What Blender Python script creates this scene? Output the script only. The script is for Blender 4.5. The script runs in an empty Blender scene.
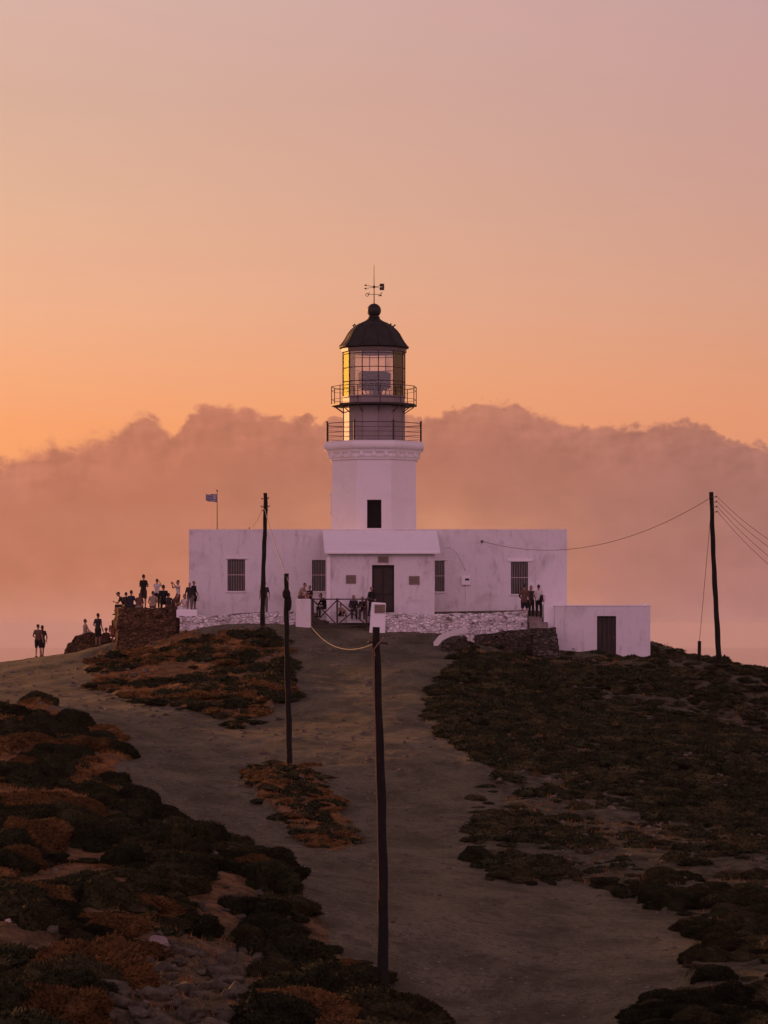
import bpy, math, random
import numpy as np
from mathutils import Vector, Matrix
R = math.radians
random.seed(7)
rng = np.random.default_rng(7)
S = bpy.context.scene
COL = S.collection

# ------------------------------------------------------------------ camera
F = 3040.0                    # focal length in picture pixels (1024 on the long side)
HOR = 625.0                   # picture row of eye level
cam_d = bpy.data.cameras.new('camera'); cam = bpy.data.objects.new('camera', cam_d); COL.objects.link(cam)
cam.location = (0, 0, 0); cam.rotation_euler = (R(90), 0, 0)
cam_d.sensor_width = 36; cam_d.lens = F / 1024 * 36; cam_d.shift_y = (HOR - 512) / 1024
cam_d.clip_start = .5; cam_d.clip_end = 90000
S.camera = cam
S.render.resolution_x, S.render.resolution_y = 768, 1024
S.view_settings.view_transform = 'Standard'; S.view_settings.look = 'None'
S.view_settings.exposure = 0; S.view_settings.gamma = 1; S.view_settings.use_curve_mapping = False
SUN_AZ, SUN_EL = -38.0, 6.0   # degrees left of the view direction, above the horizon

# ------------------------------------------------------------------ node helpers
def lin(c):
    return tuple(((v/255)/12.92 if v/255 <= .04045 else ((v/255+.055)/1.055)**2.4) for v in c) + (1,)
class NT:
    def __init__(s, tree): s.t = tree; s.n = tree.nodes; s.l = tree.links
    def node(s, ty, **kw):
        n = s.n.new(ty)
        for k, v in kw.items(): setattr(n, k, v)
        return n
    def put(s, sock, v):
        if v is None: return
        if isinstance(v, bpy.types.NodeSocket): s.l.new(v, sock)
        else: sock.default_value = v
    def m(s, op, a, b=None, c=None, clamp=False):
        n = s.node('ShaderNodeMath', operation=op); n.use_clamp = clamp
        s.put(n.inputs[0], a); s.put(n.inputs[1], b); s.put(n.inputs[2], c)
        return n.outputs[0]
    def mapr(s, v, a, b, c=0., d=1., smooth=True):
        n = s.node('ShaderNodeMapRange', interpolation_type='SMOOTHSTEP' if smooth else 'LINEAR')
        for i, x in enumerate((v, a, b, c, d)): s.put(n.inputs[i], x)
        return n.outputs[0]
    def mix(s, f, a, b, mode='MIX'):
        n = s.node('ShaderNodeMix', data_type='RGBA', blend_type=mode)
        s.put(n.inputs[0], f); s.put(n.inputs[6], a); s.put(n.inputs[7], b)
        return n.outputs[2]
    def ramp(s, f, stops, mode='LINEAR'):
        n = s.node('ShaderNodeValToRGB'); e = n.color_ramp; e.interpolation = mode
        while len(e.elements) < len(stops): e.elements.new(.5)
        for el, (p, c) in zip(e.elements, stops): el.position = p; el.color = c
        s.put(n.inputs[0], f)
        return n.outputs[0]
    def noise(s, vec, scale, detail=4, rough=.55, dist=0., dim='3D'):
        n = s.node('ShaderNodeTexNoise', noise_dimensions=dim)
        s.put(n.inputs['Vector'], vec); n.inputs['Scale'].default_value = scale
        n.inputs['Detail'].default_value = detail; n.inputs['Roughness'].default_value = rough
        n.inputs['Distortion'].default_value = dist
        return n.outputs[0]
    def comb(s, x, y, z):
        n = s.node('ShaderNodeCombineXYZ'); s.put(n.inputs[0], x); s.put(n.inputs[1], y); s.put(n.inputs[2], z)
        return n.outputs[0]

# ------------------------------------------------------------------ dusk sky
W = bpy.data.worlds.new('World'); S.world = W; W.use_nodes = True
t = NT(W.node_tree); t.n.clear()
tc = t.node('ShaderNodeTexCoord'); sp = t.node('ShaderNodeSeparateXYZ'); t.l.new(tc.outputs['Generated'], sp.inputs[0])
dx, dy, dz = sp.outputs
el = t.m('DEGREES', t.m('ARCSINE', dz)); az = t.m('DEGREES', t.m('ARCTAN2', dx, dy))
def E(deg): return (deg + 2) / 92
def py2el(py): return math.degrees(math.atan((HOR - py) / F))
up = [(20, (.30, .19, .21, 1)), (32, (.17, .12, .16, 1)), (90, (.125, .095, .14, 1))]
Lc = [(660, (240, 160, 112)), (500, (250, 162, 106)), (430, (253, 165, 108)), (390, (251, 172, 120)), (300, (242, 180, 142)), (200, (230, 181, 150)), (100, (219, 177, 155)), (0, (219, 180, 166))]
Rc = [(660, (222, 150, 110)), (500, (224, 148, 110)), (430, (226, 150, 114)), (390, (224, 153, 118)), (300, (213, 158, 134)), (200, (204, 156, 143)), (100, (200, 156, 150)), (0, (197, 157, 156))]
fe = t.m('DIVIDE', t.m('ADD', el, 2.), 92.)
def skyramp(c): return t.ramp(fe, [(E(py2el(p)), lin(q)) for p, q in c] + [(E(e), q) for e, q in up])
left, right = skyramp(Lc), skyramp(Rc)
side = t.mapr(az, -8., 8.5, smooth=False)
front = t.mix(side, left, right)
# a far bank of cloud on the horizon: its top edge wanders with the azimuth, billows break it up
prof = [(-40, 440), (-20, 425), (0, 455), (40, 446), (80, 436), (120, 424), (150, 412), (172, 431), (188, 414), (210, 402), (260, 410), (320, 418), (370, 414), (410, 414),
        (450, 407), (500, 399), (540, 408), (575, 421), (620, 424), (650, 422), (690, 419), (740, 440), (800, 448), (850, 440)]
fc = t.node('ShaderNodeFloatCurve'); cu = fc.mapping.curves[0]
A0, A1 = -9., 10.
pts = [((math.degrees(math.atan((x-384)/F))-A0)/(A1-A0), (py2el(y)-2.)/3.) for x, y in prof]
cu.points[0].location = (0, pts[0][1]); cu.points[1].location = (1, pts[-1][1])
for p in pts: cu.points.new(*p)
fc.mapping.update()
t.put(fc.inputs[1], t.m('DIVIDE', t.m('SUBTRACT', az, A0), A1-A0, clamp=True))
top = t.m('ADD', t.m('MULTIPLY', fc.outputs[0], 3.), 2.)
cv = t.comb(az, t.m('MULTIPLY', el, 1.25), 0.)
n1 = t.noise(cv, 1.3, 5, .52); n2 = t.noise(cv, 5.5, 5, .55, .3); n3 = t.noise(cv, .45, 5, .5)
n4 = t.m('ABSOLUTE', t.m('SUBTRACT', t.noise(cv, 1.7, 3, .45, .3), .5)); n5 = t.m('ABSOLUTE', t.m('SUBTRACT', t.noise(cv, 5., 3, .5, .2), .5))
edge = t.m('ADD', t.m('MULTIPLY', t.m('SUBTRACT', n1, .5), .30), t.m('MULTIPLY', t.m('SUBTRACT', n2, .5), .10))
edge = t.m('ADD', edge, t.m('SUBTRACT', t.m('ADD', t.m('MULTIPLY', n4, .95), t.m('MULTIPLY', n5, .30)), .11))
depth = t.m('SUBTRACT', t.m('ADD', top, edge), el)          # degrees under the ragged edge
soft = t.m('ADD', t.mapr(n3, .35, .65, .05, .16), t.mapr(az, -2., -6., 0., .16))
mask = t.mapr(depth, t.m('MULTIPLY', soft, -.35), soft)
cl_L = t.ramp(fe, [(E(-2), lin((203, 135, 118))), (E(-.2), lin((201, 134, 116))), (E(.9), lin((193, 122, 96))), (E(2.2), lin((187, 117, 92))), (E(3.2), lin((190, 119, 95))), (E(4.4), lin((197, 125, 99)))])
cl_R = t.ramp(fe, [(E(-2), lin((180, 128, 124))), (E(-.2), lin((178, 126, 122))), (E(1.), lin((162, 111, 107))), (E(2.2), lin((158, 109, 102))), (E(3.2), lin((166, 112, 102))), (E(4.4), lin((178, 118, 101)))])
cl = t.mix(t.mapr(az, -4., 8., smooth=False), cl_L, cl_R)
# the middle of the bank thins and lets the glow through low down
mid = t.m('MULTIPLY', t.m('MULTIPLY', t.mapr(t.m('ABSOLUTE', t.m('SUBTRACT', az, .8)), 4.2, 0.), t.mapr(el, 3.4, 1.)), t.mapr(n3, .3, .7, .45, .8))
cl = t.mix(mid, cl, lin((214, 145, 108)))
shade = t.m('ADD', t.m('MULTIPLY', t.m('SUBTRACT', n1, .5), .30), t.m('ADD', t.m('MULTIPLY', t.m('SUBTRACT', n3, .5), .22), 1.))
cl = t.mix(1., cl, t.comb(shade, shade, shade), 'MULTIPLY')
n1s = t.noise(t.comb(t.m('ADD', az, .10), t.m('ADD', t.m('MULTIPLY', el, 1.25), -.10), 0.), 1.3, 5, .52)
rel = t.m('ADD', t.m('MULTIPLY', t.m('MULTIPLY', t.m('SUBTRACT', n1s, n1), t.mapr(depth, 1.6, .1)), 1.1), 1.)
cl = t.mix(1., cl, t.comb(rel, rel, rel), 'MULTIPLY')
rimc = t.m('MULTIPLY', t.mapr(depth, .18, 0.), .30)
cl = t.mix(rimc, cl, lin((240, 160, 115)))
front = t.mix(t.m('MULTIPLY', mask, .97), front, cl)
# thin high veil
veil = t.noise(t.comb(t.m('MULTIPLY', az, .12), t.m('MULTIPLY', el, .5), 3.), 1.6, 4, .5)
front = t.mix(t.m('MULTIPLY', t.mapr(veil, .35, .75), .10), front, lin((226, 160, 138)))
# the pink anti-twilight sky behind the photographer, brighter than the zenith
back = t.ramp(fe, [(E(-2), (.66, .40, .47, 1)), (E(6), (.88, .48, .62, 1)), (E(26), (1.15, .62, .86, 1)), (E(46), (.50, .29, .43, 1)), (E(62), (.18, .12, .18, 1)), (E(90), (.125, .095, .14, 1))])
bf = t.mapr(dy, .05, -.75)
sky = t.mix(bf, front, back)
sd = (math.sin(R(SUN_AZ))*math.cos(R(SUN_EL)), math.cos(R(SUN_AZ))*math.cos(R(SUN_EL)), math.sin(R(SUN_EL)))
dp = t.node('ShaderNodeVectorMath', operation='DOT_PRODUCT'); t.l.new(tc.outputs['Generated'], dp.inputs[0]); dp.inputs[1].default_value = sd
glow = t.mapr(dp.outputs['Value'], math.cos(R(17)), math.cos(R(3)))
sky = t.mix(glow, sky, (6.2, 2.9, .34, 1))
bg = t.node('ShaderNodeBackground'); t.put(bg.inputs[0], sky); bg.inputs[1].default_value = 1.
wo = t.node('ShaderNodeOutputWorld'); t.l.new(bg.outputs[0], wo.inputs[0])

sl = bpy.data.lights.new('sun', 'SUN'); so = bpy.data.objects.new('sun', sl); COL.objects.link(so)
sl.energy = 4.0; sl.angle = R(1.5); sl.color = (1., .385, .15)
so.rotation_euler = Vector(sd).to_track_quat('Z', 'Y').to_euler()

# ------------------------------------------------------------------ materials
MATS = {}
def pmat(name, col, rough=.8, var=.25, scale=3., bump=.0, bscale=20., metal=0., rnd=0., spec=.3, coat=None):
    """procedural: colour varied by two noises, optional bump, optional per-object variation"""
    if name in MATS: return MATS[name]
    m = bpy.data.materials.new(name); m.use_nodes = True; k = NT(m.node_tree)
    b = k.n['Principled BSDF']; tcn = k.node('ShaderNodeTexCoord'); v = tcn.outputs['Object']
    a = k.noise(v, scale, 5, .6); a2 = k.noise(v, scale*7.3, 3, .6)
    f = k.m('ADD', k.m('MULTIPLY', a, .7), k.m('MULTIPLY', a2, .3))
    f = k.mapr(f, .32, .68, 1-var, 1+var)
    if rnd:
        oi = k.node('ShaderNodeObjectInfo'); f = k.m('MULTIPLY', f, k.mapr(oi.outputs['Random'], 0., 1., 1-rnd, 1+rnd, smooth=False))
    c = k.mix(1., (*col, 1), k.comb(f, f, f), 'MULTIPLY')
    k.put(b.inputs['Base Color'], c); b.inputs['Roughness'].default_value = rough; b.inputs['Metallic'].default_value = metal
    b.inputs['Specular IOR Level'].default_value = spec
    if bump:
        bn = k.node('ShaderNodeBump'); bn.inputs['Strength'].default_value = bump; bn.inputs['Distance'].default_value = .03
        k.put(bn.inputs['Height'], k.noise(v, bscale, 5, .6)); k.put(b.inputs['Normal'], bn.outputs[0])
    MATS[name] = m
    return m

def whitewash(name, col=(.73, .69, .68), stain=.7):
    if name in MATS: return MATS[name]
    m = bpy.data.materials.new(name); m.use_nodes = True; k = NT(m.node_tree); b = k.n['Principled BSDF']
    v = k.node('ShaderNodeTexCoord').outputs['Object']
    mp = k.node('ShaderNodeMapping'); k.put(mp.inputs[0], v); mp.inputs['Scale'].default_value = (1.6, 1.6, .45)
    big = k.noise(v, .55, 6, .65, .5); streak = k.noise(mp.outputs[0], 1.9, 6, .7); fine = k.noise(v, 6., 4, .7)
    f = k.m('MULTIPLY', k.mapr(streak, .50, .78), stain)
    f = k.m('ADD', f, k.m('MULTIPLY', k.mapr(big, .5, .72), stain*.6), clamp=True)
    f = k.m('ADD', f, k.m('MULTIPLY', k.mapr(fine, .62, .8), stain*.5), clamp=True)
    c = k.mix(f, (*col, 1), (col[0]*.52, col[1]*.47, col[2]*.44, 1))
    k.put(b.inputs['Base Color'], c); b.inputs['Roughness'].default_value = .9; b.inputs['Specular IOR Level'].default_value = .2
    bn = k.node('ShaderNodeBump'); bn.inputs['Strength'].default_value = .6; bn.inputs['Distance'].default_value = .05
    k.put(bn.inputs['Height'], k.m('ADD', k.noise(v, 2.2, 5, .55), k.m('MULTIPLY', fine, .3))); k.put(b.inputs['Normal'], bn.outputs[0])
    MATS[name] = m
    return m

def rubble(name, mortar, stone, white=.5, scale=3.2, flat=1.7):
    """masonry of irregular stones: cells for the stones, their borders for the joints"""
    if name in MATS: return MATS[name]
    m = bpy.data.materials.new(name); m.use_nodes = True; k = NT(m.node_tree); b = k.n['Principled BSDF']
    v = k.node('ShaderNodeTexCoord').outputs['Object']
    mp = k.node('ShaderNodeMapping'); k.put(mp.inputs[0], v); mp.inputs['Scale'].default_value = (1, 1, flat)
    nz = k.node('ShaderNodeTexNoise'); k.put(nz.inputs['Vector'], mp.outputs[0]); nz.inputs['Scale'].default_value = 2.4; nz.inputs['Detail'].default_value = 3
    ad = k.node('ShaderNodeVectorMath', operation='MULTIPLY_ADD'); k.put(ad.inputs[0], nz.outputs['Color']); ad.inputs[1].default_value = (.35, .35, .35); k.put(ad.inputs[2], mp.outputs[0])
    vo = k.node('ShaderNodeTexVoronoi', feature='DISTANCE_TO_EDGE'); k.put(vo.inputs['Vector'], ad.outputs[0]); vo.inputs['Scale'].default_value = scale
    vc = k.node('ShaderNodeTexVoronoi', feature='F1'); k.put(vc.inputs['Vector'], ad.outputs[0]); vc.inputs['Scale'].default_value = scale
    sv = k.node('ShaderNodeSeparateColor'); k.put(sv.inputs[0], vc.outputs['Color'])
    gap = k.mapr(vo.outputs['Distance'], .02, .12)
    tone = k.mapr(sv.outputs[0], 0., 1., .55, 1.35, smooth=False)
    sc = k.mix(1., (*stone, 1), k.comb(tone, tone, tone), 'MULTIPLY')
    wf = k.mapr(k.m('ADD', k.m('MULTIPLY', sv.outputs[1], .6), k.m('MULTIPLY', k.noise(v, 1.4, 5, .6), .6)), 1.0-white, 1.25-white)
    sc = k.mix(wf, sc, (*mortar, 1))
    jn = k.mix(k.mapr(k.noise(v, 4., 3, .6), .50, .66), (*mortar, 1), (mortar[0]*.18, mortar[1]*.15, mortar[2]*.14, 1))
    c = k.mix(gap, jn, sc)
    k.put(b.inputs['Base Color'], c); b.inputs['Roughness'].default_value = .95; b.inputs['Specular IOR Level'].default_value = .15
    bn = k.node('ShaderNodeBump'); bn.inputs['Strength'].default_value = 1.; bn.inputs['Distance'].default_value = .08
    k.put(bn.inputs['Height'], k.m('ADD', gap, k.m('MULTIPLY', k.noise(v, 9., 4, .6), .35))); k.put(b.inputs['Normal'], bn.outputs[0])
    MATS[name] = m
    return m

M_white = whitewash('whitewash'); M_white2 = whitewash('whitewash_clean_skylit', (.86, .83, .82), .16)  # clean coat also lightened: sky light on porch roof and tops put into colour
M_tower = whitewash('whitewash_tower', (.80, .77, .74), .2)
M_rubw = rubble('whitewashed_rubble', (.80, .75, .73), (.26, .20, .17), .74, 4.6, 1.6)
M_rub = rubble('dry_stone', (.075, .044, .024), (.125, .070, .036), .08, 4.2, 1.9)
M_rubd = rubble('dark_dry_stone', (.045, .04, .03), (.095, .078, .055), .08, 4.6, 2.2)
M_dark = pmat('dark_paint', (.035, .026, .020), .6, .3, 2.)
M_iron = pmat('dark_iron', (.05, .036, .03), .55, .3, 5., metal=.2)
M_rail = pmat('rusty_rail', (.07, .042, .032), .7, .35, 8.)
M_dome = pmat('dome_metal', (.026, .023, .018), .55, .35, 2.5, .3, 6., spec=.3)
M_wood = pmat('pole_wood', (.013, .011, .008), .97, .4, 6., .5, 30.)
M_gatew = pmat('gate_wood', (.06, .042, .034), .85, .3, 6., .3, 30.)
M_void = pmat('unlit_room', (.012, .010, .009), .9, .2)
M_plaque = pmat('plaque_metal', (.22, .16, .12), .6, .25, 12.)
M_ins = pmat('insulator', (.12, .09, .07), .3, .2)
M_wire = pmat('wire_dark', (.22, .11, .075), .6, .1)
M_cable = pmat('cable_pale', (.06, .08, .11), .6, .1)
M_murette = pmat('lantern_wall_paint', (.27, .23, .215), .5, .12, 1.5, spec=.25)
M_lens = pmat('lens_frame', (.045, .036, .030), .5, .3, 6.)

def glassmat():
    m = bpy.data.materials.new('window_glass'); m.use_nodes = True; k = NT(m.node_tree)
    for n in list(k.n):
        if n.type != 'OUTPUT_MATERIAL': k.n.remove(n)
    out = k.n['Material Output']
    tr = k.node('ShaderNodeBsdfTransparent'); tr.inputs[0].default_value = (.90, .86, .85, 1)
    gl = k.node('ShaderNodeBsdfGlossy'); gl.inputs['Roughness'].default_value = .05
    fr = k.node('ShaderNodeFresnel'); fr.inputs[0].default_value = 1.6
    mx = k.node('ShaderNodeMixShader'); k.put(mx.inputs[0], k.m('MULTIPLY', fr.outputs[0], 1.5, clamp=True))
    k.l.new(tr.outputs[0], mx.inputs[1]); k.l.new(gl.outputs[0], mx.inputs[2]); k.l.new(mx.outputs[0], out.inputs[0])
    return m
M_glass = glassmat()

# ------------------------------------------------------------------ mesh builder
class MB:
    def __init__(s): s.v = []; s.f = []; s.mi = []
    def add(s, vs, fs, mi=0):
        o = len(s.v); s.v += [tuple(v) for v in vs]; s.f += [tuple(i+o for i in f) for f in fs]; s.mi += [mi]*len(fs)
        return s
    def box(s, a, b, mi=0):
        x0, y0, z0 = a; x1, y1, z1 = b
        vs = [(x0,y0,z0),(x1,y0,z0),(x1,y1,z0),(x0,y1,z0),(x0,y0,z1),(x1,y0,z1),(x1,y1,z1),(x0,y1,z1)]
        return s.add(vs, [(0,3,2,1),(4,5,6,7),(0,1,5,4),(1,2,6,5),(2,3,7,6),(3,0,4,7)], mi)
    def hexa(s, vs, mi=0):
        return s.add(vs, [(0,3,2,1),(4,5,6,7),(0,1,5,4),(1,2,6,5),(2,3,7,6),(3,0,4,7)], mi)
    def tube(s, pts, rad, n=8, mi=0, caps=True):
        pts = [Vector(p) for p in pts]; m = len(pts)
        rad = [rad]*m if isinstance(rad, (int, float)) else rad
        vs = []; up = None
        for i, p in enumerate(pts):
            d = (pts[min(i+1, m-1)] - pts[max(i-1, 0)]).normalized()
            if up is None: up = Vector((0,0,1)) if abs(d.z) < .9 else Vector((1,0,0))
            a = d.cross(up).normalized(); up = a.cross(d).normalized(); b = up
            for j in range(n):
                th = 2*math.pi*j/n; vs.append(p + (a*math.cos(th) + b*math.sin(th))*rad[i])
        fs = [(i*n+j, i*n+(j+1) % n, (i+1)*n+(j+1) % n, (i+1)*n+j) for i in range(m-1) for j in range(n)]
        if caps: fs += [tuple(range(n))[::-1], tuple((m-1)*n+j for j in range(n))]
        return s.add(vs, fs, mi)
    def lathe(s, prof, c, n=24, mi=0, rot=0.):
        vs = [(c[0]+r*math.sin(rot+2*math.pi*j/n), c[1]-r*math.cos(rot+2*math.pi*j/n), c[2]+z) for r, z in prof for j in range(n)]
        fs = [(i*n+j, i*n+(j+1) % n, (i+1)*n+(j+1) % n, (i+1)*n+j) for i in range(len(prof)-1) for j in range(n)]
        fs += [tuple(range(n))[::-1], tuple((len(prof)-1)*n+j for j in range(n))]
        return s.add(vs, fs, mi)
    def ball(s, c, r, n=14, mi=0):
        r = (r, r, r) if isinstance(r, (int, float)) else r
        m = n//2; vs = []
        for i in range(1, m):
            a = math.pi*i/m
            for j in range(n):
                b = 2*math.pi*j/n; vs.append((c[0]+r[0]*math.sin(a)*math.cos(b), c[1]+r[1]*math.sin(a)*math.sin(b), c[2]+r[2]*math.cos(a)))
        k = len(vs); vs += [(c[0], c[1], c[2]+r[2]), (c[0], c[1], c[2]-r[2])]
        fs = [(i*n+j, (i+1)*n+j, (i+1)*n+(j+1) % n, i*n+(j+1) % n) for i in range(m-2) for j in range(n)]
        fs += [(k, j, (j+1) % n) for j in range(n)] + [(k+1, (m-2)*n+(j+1) % n, (m-2)*n+j) for j in range(n)]
        return s.add(vs, fs, mi)
    def mesh(s, name, mats, smooth=False):
        me = bpy.data.meshes.new(name); me.from_pydata(s.v, [], s.f)
        for m in (mats if isinstance(mats, (list, tuple)) else [mats]): me.materials.append(m)
        if any(s.mi): me.polygons.foreach_set('material_index', s.mi)
        if smooth: me.polygons.foreach_set('use_smooth', [True]*len(me.polygons))
        me.update(); return me
    def build(s, name, mats, parent=None, smooth=False, bevel=0.):
        o = bpy.data.objects.new(name, s.mesh(name, mats, smooth)); COL.objects.link(o)
        if parent: o.parent = parent
        if bevel:
            b = o.modifiers.new('bevel', 'BEVEL'); b.width = bevel; b.segments = 2; b.limit_method = 'ANGLE'
        return o
def tag(o, label=None, cat=None, group=None, kind=None):
    for k, v in (('label', label), ('category', cat), ('group', group), ('kind', kind)):
        if v: o[k] = v
    return o
def empty(name, loc, label, cat, group=None, rz=0.):
    o = bpy.data.objects.new(name, None); COL.objects.link(o); o.location = loc; o.rotation_euler = (0, 0, rz); o.empty_display_size = .3
    return tag(o, label, cat, group)
def P(px, py, Y): return Vector(((px-384)/F*Y, Y, (HOR-py)/F*Y))
def link(name, me, parent=None):
    o = bpy.data.objects.new(name, me); COL.objects.link(o)
    if parent: o.parent = parent
    return o

# ------------------------------------------------------------------ terrain
def hash2(i, j, seed):
    h = (i.astype(np.int64)*374761393 + j.astype(np.int64)*668265263 + seed*974711) & 0xffffffff
    h = ((h ^ (h >> 13))*1274126177) & 0xffffffff
    return ((h ^ (h >> 16)) & 0xffff)/65535.
def vnoise(x, y, seed=0):
    i = np.floor(x); j = np.floor(y); u = x-i; v = y-j; u = u*u*(3-2*u); v = v*v*(3-2*v)
    a = hash2(i, j, seed); b = hash2(i+1, j, seed); c = hash2(i, j+1, seed); d = hash2(i+1, j+1, seed)
    return (a*(1-u)+b*u)*(1-v)+(c*(1-u)+d*u)*v - .5
def fbm(x, y, seed=0, oct=4, gain=.5):
    s = 0; a = 1.; 
    for k in range(oct): s = s + a*vnoise(x*2**k+k*13.7, y*2**k-k*7.1, seed+k); a *= gain
    return s
AN = [(350,630,156),(289,768,108),(384,996,62),(262,632,154),(380,700,127),(340,850,86),(600,960,68),(600,1010,60),(450,1024,58.5),
 (0,661,163),(85,653,162),(40,690,142),(150,715,127),(180,780,104),(230,835,90),(180,638,155),(130,652,157),(110,690,142),(220,690,137),(230,728,124),
 (117,642,158),(182,630,157),(60,709,122),(0,706,122),(60,800,86),(0,800,86),(60,900,62),(0,900,62),(60,1024,43),(200,1024,44),(130,850,74),
 (120,760,100),(200,850,78),(250,862,83),(270,885,70),(290,955,60),(250,1000,50),(340,985,63),(410,1018,60),
 (430,665,140),(450,633,156),(540,650,156.5),(600,658,156.5),(650,663,156.5),(718,664,146),(768,716,142),(600,720,132),(600,800,104),(600,870,86),
 (768,750,122),(768,850,90),(500,780,106),(768,960,66),(700,1024,57),(680,652,160),(400,760,109),(440,900,76)]
AW = [( (a-384)/F*Y, Y, (HOR-b)/F*Y) for a, b, Y in AN]
AW += [(0,159,.38),(-9,159,.38),(9,159,.4),(0,172,.4),(-9,172,.3),(9,172,.2),(0,200,-6),(25,190,-9),(-25,190,-9),(-40,160,-6),(-35,110,-6.5),(-20,60,-6.2),(35,160,-6),(35,100,-8.5),
       (30,60,-9),(0,30,-7.6),(-6,36,-5.9),(0,12,-4.2),(0,0,-2),(0,-25,-2),(-20,10,-5),(20,10,-6),(-30,-20,-5),(30,-20,-5),(13,170,-2.4),(-22,172,-3.6),(20,158,-2.6)]
AW = np.array(AW)
def U(r2): return np.where(r2 > 1e-9, r2*np.log(np.maximum(r2, 1e-9)), 0)
_p = AW[:, :2]/100.; _n = len(_p)
_K = U(((_p[:, None]-_p[None])**2).sum(-1)) + np.eye(_n)*2e-4
_Q = np.hstack([np.ones((_n, 1)), _p]); _A = np.block([[_K, _Q], [_Q.T, np.zeros((3, 3))]])
_w = np.linalg.solve(_A, np.concatenate([AW[:, 2], np.zeros(3)]))
def base_h(x, y):
    xc = np.clip(x, -42, 42); yc = np.clip(y, -35, 200)
    X, Y = xc/100., yc/100.; h = _w[_n] + _w[_n+1]*X + _w[_n+2]*Y
    for k in range(_n): h = h + _w[k]*U((X-_p[k, 0])**2 + (Y-_p[k, 1])**2)
    d = np.hypot(x-xc, y-yc)
    return np.maximum(h - d*.55 - d*d*.004, -185.)
# plan of the tracks and scrub, outlined over the slope
def inpoly(px, py, poly):
    r = np.zeros(px.shape, bool); n = len(poly)
    for i in range(n):
        x0, y0 = poly[i]; x1, y1 = poly[(i+1) % n]
        c = (y0 > py) != (y1 > py)
        with np.errstate(divide='ignore', invalid='ignore'): xi = (x1-x0)*(py-y0)/(y1-y0+1e-12)+x0
        r ^= c & (px < xi)
    return r
PU = [(88,664),(118,646),(150,640),(182,634),(262,634),(286,642),(292,700),(262,716),(236,728),(208,712),(160,706),(122,697),(95,690)]
PM = [(-900,705),(50,708),(78,720),(122,740),(122,764),(112,792),(150,815),(200,848),(270,866),(300,905),(335,950),(383,988),(408,1012),(420,1060),(420,1500),(-900,1500)]
PI_ = [(246,778),(275,768),(310,774),(338,800),(350,848),(330,856),(300,838),(262,802)]
PR = [(1700,600),(560,640),(470,640),(460,662),(440,682),(426,715),(448,740),(495,772),(502,800),(484,850),(500,885),(560,882),(645,899),(694,930),(705,958),(690,988),(640,1030),(600,1500),(1700,1500)]
PRs = [(480,770),(560,778),(650,800),(768,828),(1700,900),(1700,1500),(600,1500),(640,1030),(690,988),(705,958),(694,930),(645,899),(560,882),(500,885),(474,848)]   # sparser part
def proj(x, y, z):
    yy = np.maximum(y, 5.); return 384+F*x/yy, HOR-F*z/yy
def zones(x, y, z):
    px, py = proj(x, y, z); w = fbm(x*.9, y*.9, 50, 3); w2 = fbm(x*.9, y*.9, 60, 3); k = np.clip(1400/np.maximum(y, 20), 4, 40)
    px = px+w*k; py = py+w2*k*.5
    u, m, i, r, rs = (inpoly(px, py, q) for q in (PU, PM, PI_, PR, PRs))
    out = (y > 166) | (np.abs(x) > y*.3+5) | (y < 33)
    return u, m, i, r, rs, out
def bumpf(x, y, cx, cy, rx, ry, h): return h*np.exp(-((x-cx)/rx)**2-((y-cy)/ry)**2)
def H0(x, y):
    h = base_h(x, y)
    h = h + bumpf(x, y, .5, 60, 5., 7., -.55)
    ip = P(298, 795, 103)
    h = h + bumpf(x, y, ip.x, ip.y, 1.5, 5., .38)
    return h
def Hgt(x, y, full=False):
    x = np.asarray(x, float); y = np.asarray(y, float)
    h = H0(x, y); u, m, i, r, rs, out = zones(x, y, h)
    veg = (u | m | i | r | out).astype(float)
    terr = (y > 154.6) & (y < 175) & (np.abs(x) < 9.5)
    rough = np.where(terr, 0, 1)
    n = fbm(x*.55, y*.55, 3, 4)*.16 + fbm(x*1.9, y*1.9, 9, 3)*.07
    h2 = h + rough*(veg*(n+.04+.30*np.maximum(fbm(x*.35, y*.35, 21, 3), 0)*(m | r) + np.where(u | i, np.abs(fbm(x*1.1, y*1.1, 81, 4))*.35, 0)) + (1-veg)*(fbm(x*.5, y*.35, 33, 3)*.10+fbm(x*2.2, y*1.4, 37, 3)*.045))
    # ledges of rock in the near left mound
    led = fbm(x*1.2, y*1.2, 77, 4); h2 = h2 + np.where(m & (y < 62), np.abs(led)*.28, 0)
    if full: return h2, veg, u, m, i, r, rs
    return h2
def hz(x, y): return float(Hgt(np.array([x]), np.array([y]))[0])
def ground_at(px, py):
    """first point of the slope met from the eye through (px, py)"""
    Y = np.arange(36, 176, .1); X = (px-384)/F*Y; Z = (HOR-py)/F*Y; h = Hgt(X, Y); k = np.argmax(h >= Z)
    return Vector((X[k], Y[k], h[k]))

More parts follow.
